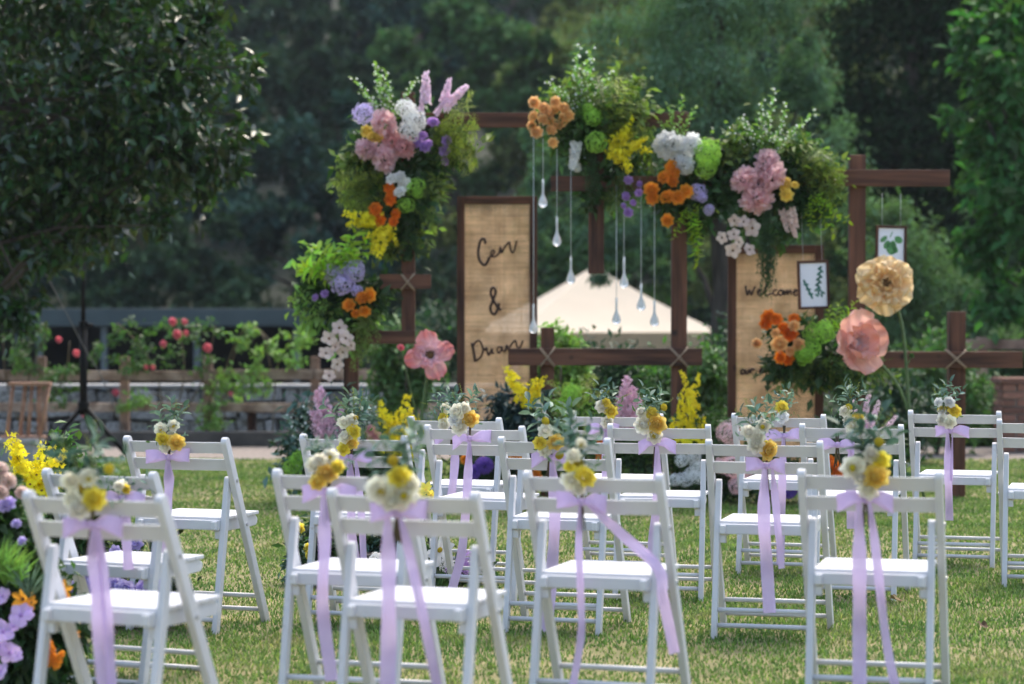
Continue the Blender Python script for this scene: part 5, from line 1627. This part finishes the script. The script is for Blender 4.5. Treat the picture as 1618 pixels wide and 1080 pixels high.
BOUQ = {
    'A': ((146, 828), [kd('c', 111, 760, 13), kd('d', 140, 755, 15), kd('y', 149, 788, 18), kd('c', 116, 789, 14), kd('c', 126, 806, 15), kd('b', 172, 741, 8), kd('b', 162, 780, 8)], 92, [([(149, 833), (151, 900), (157, 980), (166, 1090)], .046), ([(155, 833), (166, 930), (178, 1090)], .03)], 'yellow and cream bouquet with a lilac bow on the far left front chair'),
    'A2': ((196, 786), [kd('c', 188, 768, 8), kd('y', 200, 772, 7)], 16, [([(198, 786), (200, 850), (203, 900)], .04)], 'bouquet half hidden behind the far left front chair with only its lilac bow showing'),
    'L3': ((268, 722), [kd('d', 254, 678, 9), kd('d', 274, 672, 9), kd('y', 258, 693, 10), kd('g', 278, 699, 12), kd('c', 261, 707, 9)], 52, [([(265, 725), (267, 765), (264, 800), (258, 885)], .042)], 'gold and cream bouquet with a lilac bow on the lone left chair'),
    'B': ((628, 810), [kd('d', 602, 775, 22), kd('d', 638, 782, 21), kd('y', 632, 752, 16), kd('b', 621, 727, 10), kd('c', 618, 795, 14), kd('c', 648, 765, 13)], 84, [([(612, 815), (614, 900), (614, 1000), (612, 1092)], .046), ([(632, 815), (648, 880), (672, 990), (692, 1092)], .03)], 'cream daisy bouquet with a lilac bow on the nearest chair'),
    'B2': ((520, 776), [kd('c', 496, 735, 12), kd('d', 521, 721, 12), kd('g', 516, 747, 14), kd('g', 502, 761, 13), kd('y', 534, 738, 11), kd('c', 506, 726, 10)], 40, [([(511, 780), (513, 860), (510, 960), (524, 1075)], .042)], 'gold rose bouquet on the chair just behind the nearest chair'),
    'B3': ((555, 722), [kd('c', 543, 668, 10), kd('c', 556, 664, 9), kd('y', 559, 681, 11), kd('y', 543, 709, 11), kd('c', 546, 691, 11), kd('b', 562, 660, 5), kd('g', 556, 700, 9)], 60, [([(552, 725), (555, 780), (556, 850), (566, 908)], .04), ([(562, 725), (570, 800), (575, 890)], .03)], 'yellow rose bouquet in front of the mauve astilbe'),
    'G': ((742, 692), [kd('c', 723, 651, 12), kd('c', 734, 645, 10), kd('g', 744, 661, 13), kd('c', 727, 675, 12), kd('w', 719, 663, 9)], 50, [([(742, 695), (739, 760), (734, 830), (728, 880), (714, 932)], .04)], 'peach gold rose bouquet in front of the names sign'),
    'H': ((714, 688), [kd('c', 705, 645, 9), kd('y', 701, 660, 8), kd('c', 702, 670, 10)], 36, [([(720, 690), (718, 740), (713, 785)], .042)], 'cream bouquet mostly hidden on the rearmost chair before the coral poppy'),
    'C': ((918, 792), [kd('d', 918, 702, 10), kd('c', 906, 721, 12), kd('y', 900, 737, 9), kd('y', 924, 753, 15), kd('c', 901, 760, 14), kd('c', 915, 772, 12)], 56, [([(916, 797), (915, 870), (918, 950), (918, 1005), (904, 1090)], .024), ([(930, 797), (985, 846), (1040, 898), (1048, 945), (1066, 1032)], .036)], 'yellow rose bouquet with a windblown lilac ribbon on the front centre chair'),
    'C2': ((868, 722), [kd('c', 862, 681, 11), kd('g', 877, 698, 13), kd('y', 853, 700, 9), kd('c', 861, 711, 10), kd('b', 862, 665, 7), kd('b', 884, 719, 7)], 56, [([(872, 725), (877, 800), (872, 900), (862, 1005)], .05)], 'gold bouquet with tall olive leaves behind the front centre chair'),
    'C3': ((1035, 700), [kd('c', 1014, 652, 9), kd('y', 1029, 653, 10), kd('g', 1038, 669, 14), kd('c', 1017, 671, 12), kd('d', 1033, 688, 13), kd('b', 1049, 643, 6)], 44, [([(1038, 703), (1039, 780), (1032, 850), (1029, 905)], .044)], 'gold rose bouquet in front of the tall yellow orchids'),
    'C4': ((955, 677), [kd('c', 951, 642, 9), kd('y', 966, 650, 10), kd('c', 959, 667, 10), kd('y', 958, 636, 7)], 44, [([(957, 680), (957, 725), (956, 780)], .04)], 'small yellow bouquet in front of the pink astilbe'),
    'D': ((1366, 788), [kd('d', 1347, 738, 19), kd('y', 1391, 727, 13), kd('g', 1384, 753, 18), kd('c', 1376, 718, 13), kd('c', 1372, 773, 16), kd('b', 1389, 698, 8), kd('c', 1358, 757, 12)], 74, [([(1357, 793), (1358, 900), (1358, 1000), (1358, 1092)], .046), ([(1374, 793), (1385, 880), (1400, 1010), (1416, 1092)], .03)], 'large cream and gold bouquet on the front right chair'),
    'D2': ((1210, 735), [kd('c', 1182, 683, 11), kd('d', 1205, 673, 12), kd('c', 1194, 702, 14), kd('g', 1213, 711, 14), kd('c', 1199, 690, 11)], 56, [([(1208, 738), (1207, 820), (1212, 900), (1216, 968)], .05), ([(1220, 738), (1226, 800), (1235, 898)], .03)], 'cream and gold bouquet in front of the pink hydrangeas'),
    'D3': ((1322, 702), [kd('y', 1356, 661, 9), kd('c', 1349, 671, 13), kd('c', 1336, 650, 9), kd('b', 1341, 643, 6)], 56, [([(1344, 705), (1344, 760), (1346, 835)], .045)], 'bouquet with feathery grey leaves behind the front right chair'),
    'D4': ((1238, 688), [kd('y', 1235, 643, 10), kd('w', 1236, 659, 10)], 40, [([(1238, 690), (1236, 760), (1233, 892)], .04)], 'small bouquet peeking out in front of the welcome sign'),
    'E4': ((1500, 680), [kd('w', 1483, 635, 7), kd('w', 1500, 635, 8), kd('y', 1508, 649, 10), kd('b', 1499, 641, 5), kd('c', 1500, 666, 11), kd('c', 1488, 664, 8)], 44, [([(1497, 684), (1498, 740), (1500, 822)], .04), ([(1505, 684), (1503, 760)], .016)], 'white and yellow bouquet on the chair before the far right timber cross'),
}
random.seed(303)
for key, (bow, fl, gh, tails, lab) in BOUQ.items():
    p, yaw = CINFO[key]
    def depth_at(px):           # plane of the back rails
        x = (px - 809) / S(p.y)
        return p.y - (x - p.x) * math.tan(yaw)
    Yb = depth_at(bow[0]) - .012
    A = Arr('chair_bouquet', lab, 'bouquet', bow, Yb, 'bouquets tied to the chair backs'); A.push = 0
    k = S(Yb)
    cx = sum(f[1] for f in fl) / len(fl); cy = sum(f[2] for f in fl) / len(fl)
    for (kk, x, y, r) in fl:
        if kk == 'd':
            da = A.flower('daisy', rose(P_CRM), x, y, r * 1.3, -.035, None, .3)
            ey = A.flower('eye', button(P_BUTT), x, y + 1, r * .3, -.035 - r * .75 / k, (0, -1, .1))
            ey.parent = da
            ey.matrix_parent_inverse = Matrix.LocRotScale(da.location, da.rotation_euler, da.scale).inverted()
        else:
            fn, ms, nm = KIND[kk]
            A.flower(nm, fn(*ms), x, y, r * (1 if kk == 'b' else 1.32), -.04 - random.uniform(0, .02), None, .4)
    for q in range(3):
        kk = random.choice('ccyw'); fn, ms, nm = KIND[kk]
        A.flower(nm, fn(*ms), cx + random.uniform(-12, 12) * k / 420, cy + random.uniform(-6, 18) * k / 420, .024 * k, -.02, None, .5)
    ytop = min(f[2] for f in fl); gh *= .78
    nl = 6
    for i in range(nl):
        an = R(90 + (i - (nl - 1) / 2) * 12 + random.uniform(-7, 7))
        L = gh * random.uniform(.7, 1.0) * (1 - .25 * abs(i - 2.5) / 3)
        x0, y0 = cx + random.uniform(-6, 6), cy - 2
        A.spray('leaf_sprig', branch(random.choice([LF_GREY, LF_BLUE, LF_GREY]), STEM, n=8, leaf=.42, asp=.42), (x0, y0), (x0 + math.cos(an) * (L + cy - ytop), y0 - math.sin(an) * (L + cy - ytop)), -.01, random.uniform(-.05, .06))
    for i in range(3):
        an = R(random.uniform(50, 130)); L = gh * random.uniform(.8, 1.1)
        A.spray('bud_twig', twig(LF_FERN, STEM), (cx, cy), (cx + math.cos(an) * (L + cy - ytop), cy - math.sin(an) * (L + cy - ytop)), -.01, random.uniform(-.04, .04))
    for i, sx in enumerate((-1, 1, -1, 1)):
        A.spray('leaf_sprig', branch(random.choice([LF_GREY, LF_MID]), STEM, n=5, leaf=.36, asp=.36), (cx, cy + 4), (cx + sx * .075 * k * random.uniform(.7, 1.1), cy + random.uniform(-.05, .03) * k), -.01, -.04)
    # stem bundle
    b = MB()
    for i in range(7):
        dx = random.uniform(-.008, .008)
        b.tube([(dx, -.012, .05), (dx * .4, -.016, 0), (dx * 1.8, -.014, -.075 - random.uniform(0, .03))], .0028, 5)
    ob('stem_bundle', b.mesh('stem_bundle', [STEMB]), A.root)
    # bow: knot with two loops and the tails
    b = MB(); b.lathe([(.004, -.014), (.013, -.008), (.0145, 0), (.013, .008), (.004, .014)], 10); knot = ob('bow_knot', b.mesh('bow_knot', [RIBBON]), A.root, (0, -.028, 0))
    for sx in (-1, 1):
        ln = random.uniform(.068, .095); dr = random.uniform(-.022, .012)
        pts = catmull([Vector((sx * .004, -.03, 0)), Vector((sx * ln * .5, -.05, .012 + dr * .2)), Vector((sx * ln, -.035, dr)), Vector((sx * ln * .9, -.015, dr)), Vector((sx * ln * .45, -.018, .004)), Vector((sx * .004, -.024, 0))], 4)
        n = len(pts)
        wds = [.012 + .046 * math.sin(math.pi * min(1, max(0, i / (n - 1)))) ** .8 for i in range(n)]
        wv = [Vector((.15 * sx * math.sin(i), .25, 1)) for i in range(n)]
        ob('bow_loop', strip(pts, wds, wv, 'bow_loop'), knot, (0, .028, 0))
    for q, (path, wd) in enumerate(tails):
        rs = random.Random(hash(key) % 7 if False else len(path) * 7 + q)
        pts = [at(x, y, Yb - .032 - .006 * q + (.012 * math.sin(i * 1.3 + q) if i else 0)) - A.o for i, (x, y) in enumerate(path)]
        pts = catmull(pts, 7)
        n = len(pts)
        tw = rs.uniform(-.25, .25)
        wds = [wd * (.35 + .65 * min(1, i / 5)) for i in range(n)]
        wv = []
        for i in range(n):
            d = (pts[min(n - 1, i + 1)] - pts[max(0, i - 1)]).normalized()
            side = d.cross(Vector((0, 1, 0)))
            if side.x < 0: side = -side
            a = tw + .35 * math.sin(i * .45 + q * 2 + rs.random() * .2)
            wv.append(side.normalized() * math.cos(a) + Vector((0, 1, 0)) * math.sin(a))
        ob('ribbon_tail', strip(pts, wds, wv, 'ribbon_tail'), knot, (0, .028, 0))

# ================================================================== TRIPOD STAND, CABLE, STOOL, BOX
Yp = 20.9
c = at(132, 640, Yp)
tri = thing('tripod_stand', 'tall black tripod light stand behind the left chairs', 'tripod', (c.x, Yp, 0))
zt = at(132, 385, Yp).z
b = MB(); b.tube([(0, 0, at(132, 655, Yp).z), (0, 0, 1.15)], .033, 10); ob('lower_tube', b.mesh('lower_tube', [BLACK]), tri)
b = MB(); b.tube([(0, 0, 1.15), (0, 0, zt)], .019, 10); ob('upper_tube', b.mesh('upper_tube', [BLACK]), tri)
zh = at(132, 641, Yp).z
for z, r_ in ((zh, .05), (1.15, .04)):
    b = MB(); b.lathe([(r_, z - .035), (r_, z + .035)], 12); ob('collar', b.mesh('collar', [BLACK], bevel=.006), tri)
b = MB(); b.tube([(.03, -.01, 1.15), (.075, -.015, 1.15)], .012, 8); b.lathe([(.02, 0), (.022, .012), (.012, .02)], 8, 0, Matrix.Translation((.075, -.015, 1.14))); ob('knob', b.mesh('knob', [BLACK]), tri)
for lx, ly in ((-.36, -.12), (.42, -.16), (.06, .42)):
    d = Vector((lx, ly, 0))
    b = MB(); b.tube([(d.x * .06, d.y * .06, zh - .02), (d.x, d.y, .015)], .022, 8); ob('leg', b.mesh('leg', [BLACK]), tri)
pts = [at(58, 405, 20.6), at(96, 478, 20.6), at(133, 548, 20.7), at(165, 605, 20.8), at(198, 690, 20.9)]
g = at_z(205, 715, .01); pts.append(g)
b = MB(); b.tube(catmull([q - g for q in pts], 5), .005, 5); ob('guy_cable', b.mesh('guy_cable', [CABLE]), None, g, None, None, 'thin grey cable slanting down past the tripod stand', 'cable')

Yst = 20.4
c = at(48, 690, Yst)
bx = thing('grey_table', 'low pale grey box table under the wooden stand at the far left', 'table', (at(18, 700, Yst).x, Yst, 0))
GREYP = pmat('pale_grey_paint', (.32, .33, .35), rough=.7, var=.15, scale=5)
zt2 = at(40, 692, Yst).z
b = MB(); b.box((0, 0, zt2 - .02), (.50, .36, .04)); ob('table_top', b.mesh('table_top', [GREYP], bevel=.005), bx)
b = MB(); b.box((0, 0, (zt2 - .04) / 2), (.42, .30, zt2 - .045)); ob('body', b.mesh('body', [GREYP], bevel=.005), bx)
ws = thing('slatted_stand', 'brown wooden slatted stand on the grey box at the far left', 'stand', (c.x, Yst, zt2))
zt3 = at(48, 604, Yst).z - zt2
kk = S(Yst)
b = MB(); b.box((0, 0, zt3 - .012), (66 / kk, .12, .03)); ob('top_bar', b.mesh('top_bar', [STOOLWOOD], bevel=.004), ws)
for i, (xt, xb) in enumerate(((-27, -36), (-8, -16), (3, -2), (13, 14), (30, 16))):
    b = MB(); b.tube([(xb / kk * 1.0, -.04 + .03 * (i % 2), .012), (xt / kk, 0, zt3 - .02)], .017, 7); ob('slat', b.mesh('slat', [STOOLWOOD]), ws)
b = MB(); b.box((-.05, -.03, .012), (70 / kk, .1, .024)); ob('base_bar', b.mesh('base_bar', [STOOLWOOD], bevel=.004), ws)
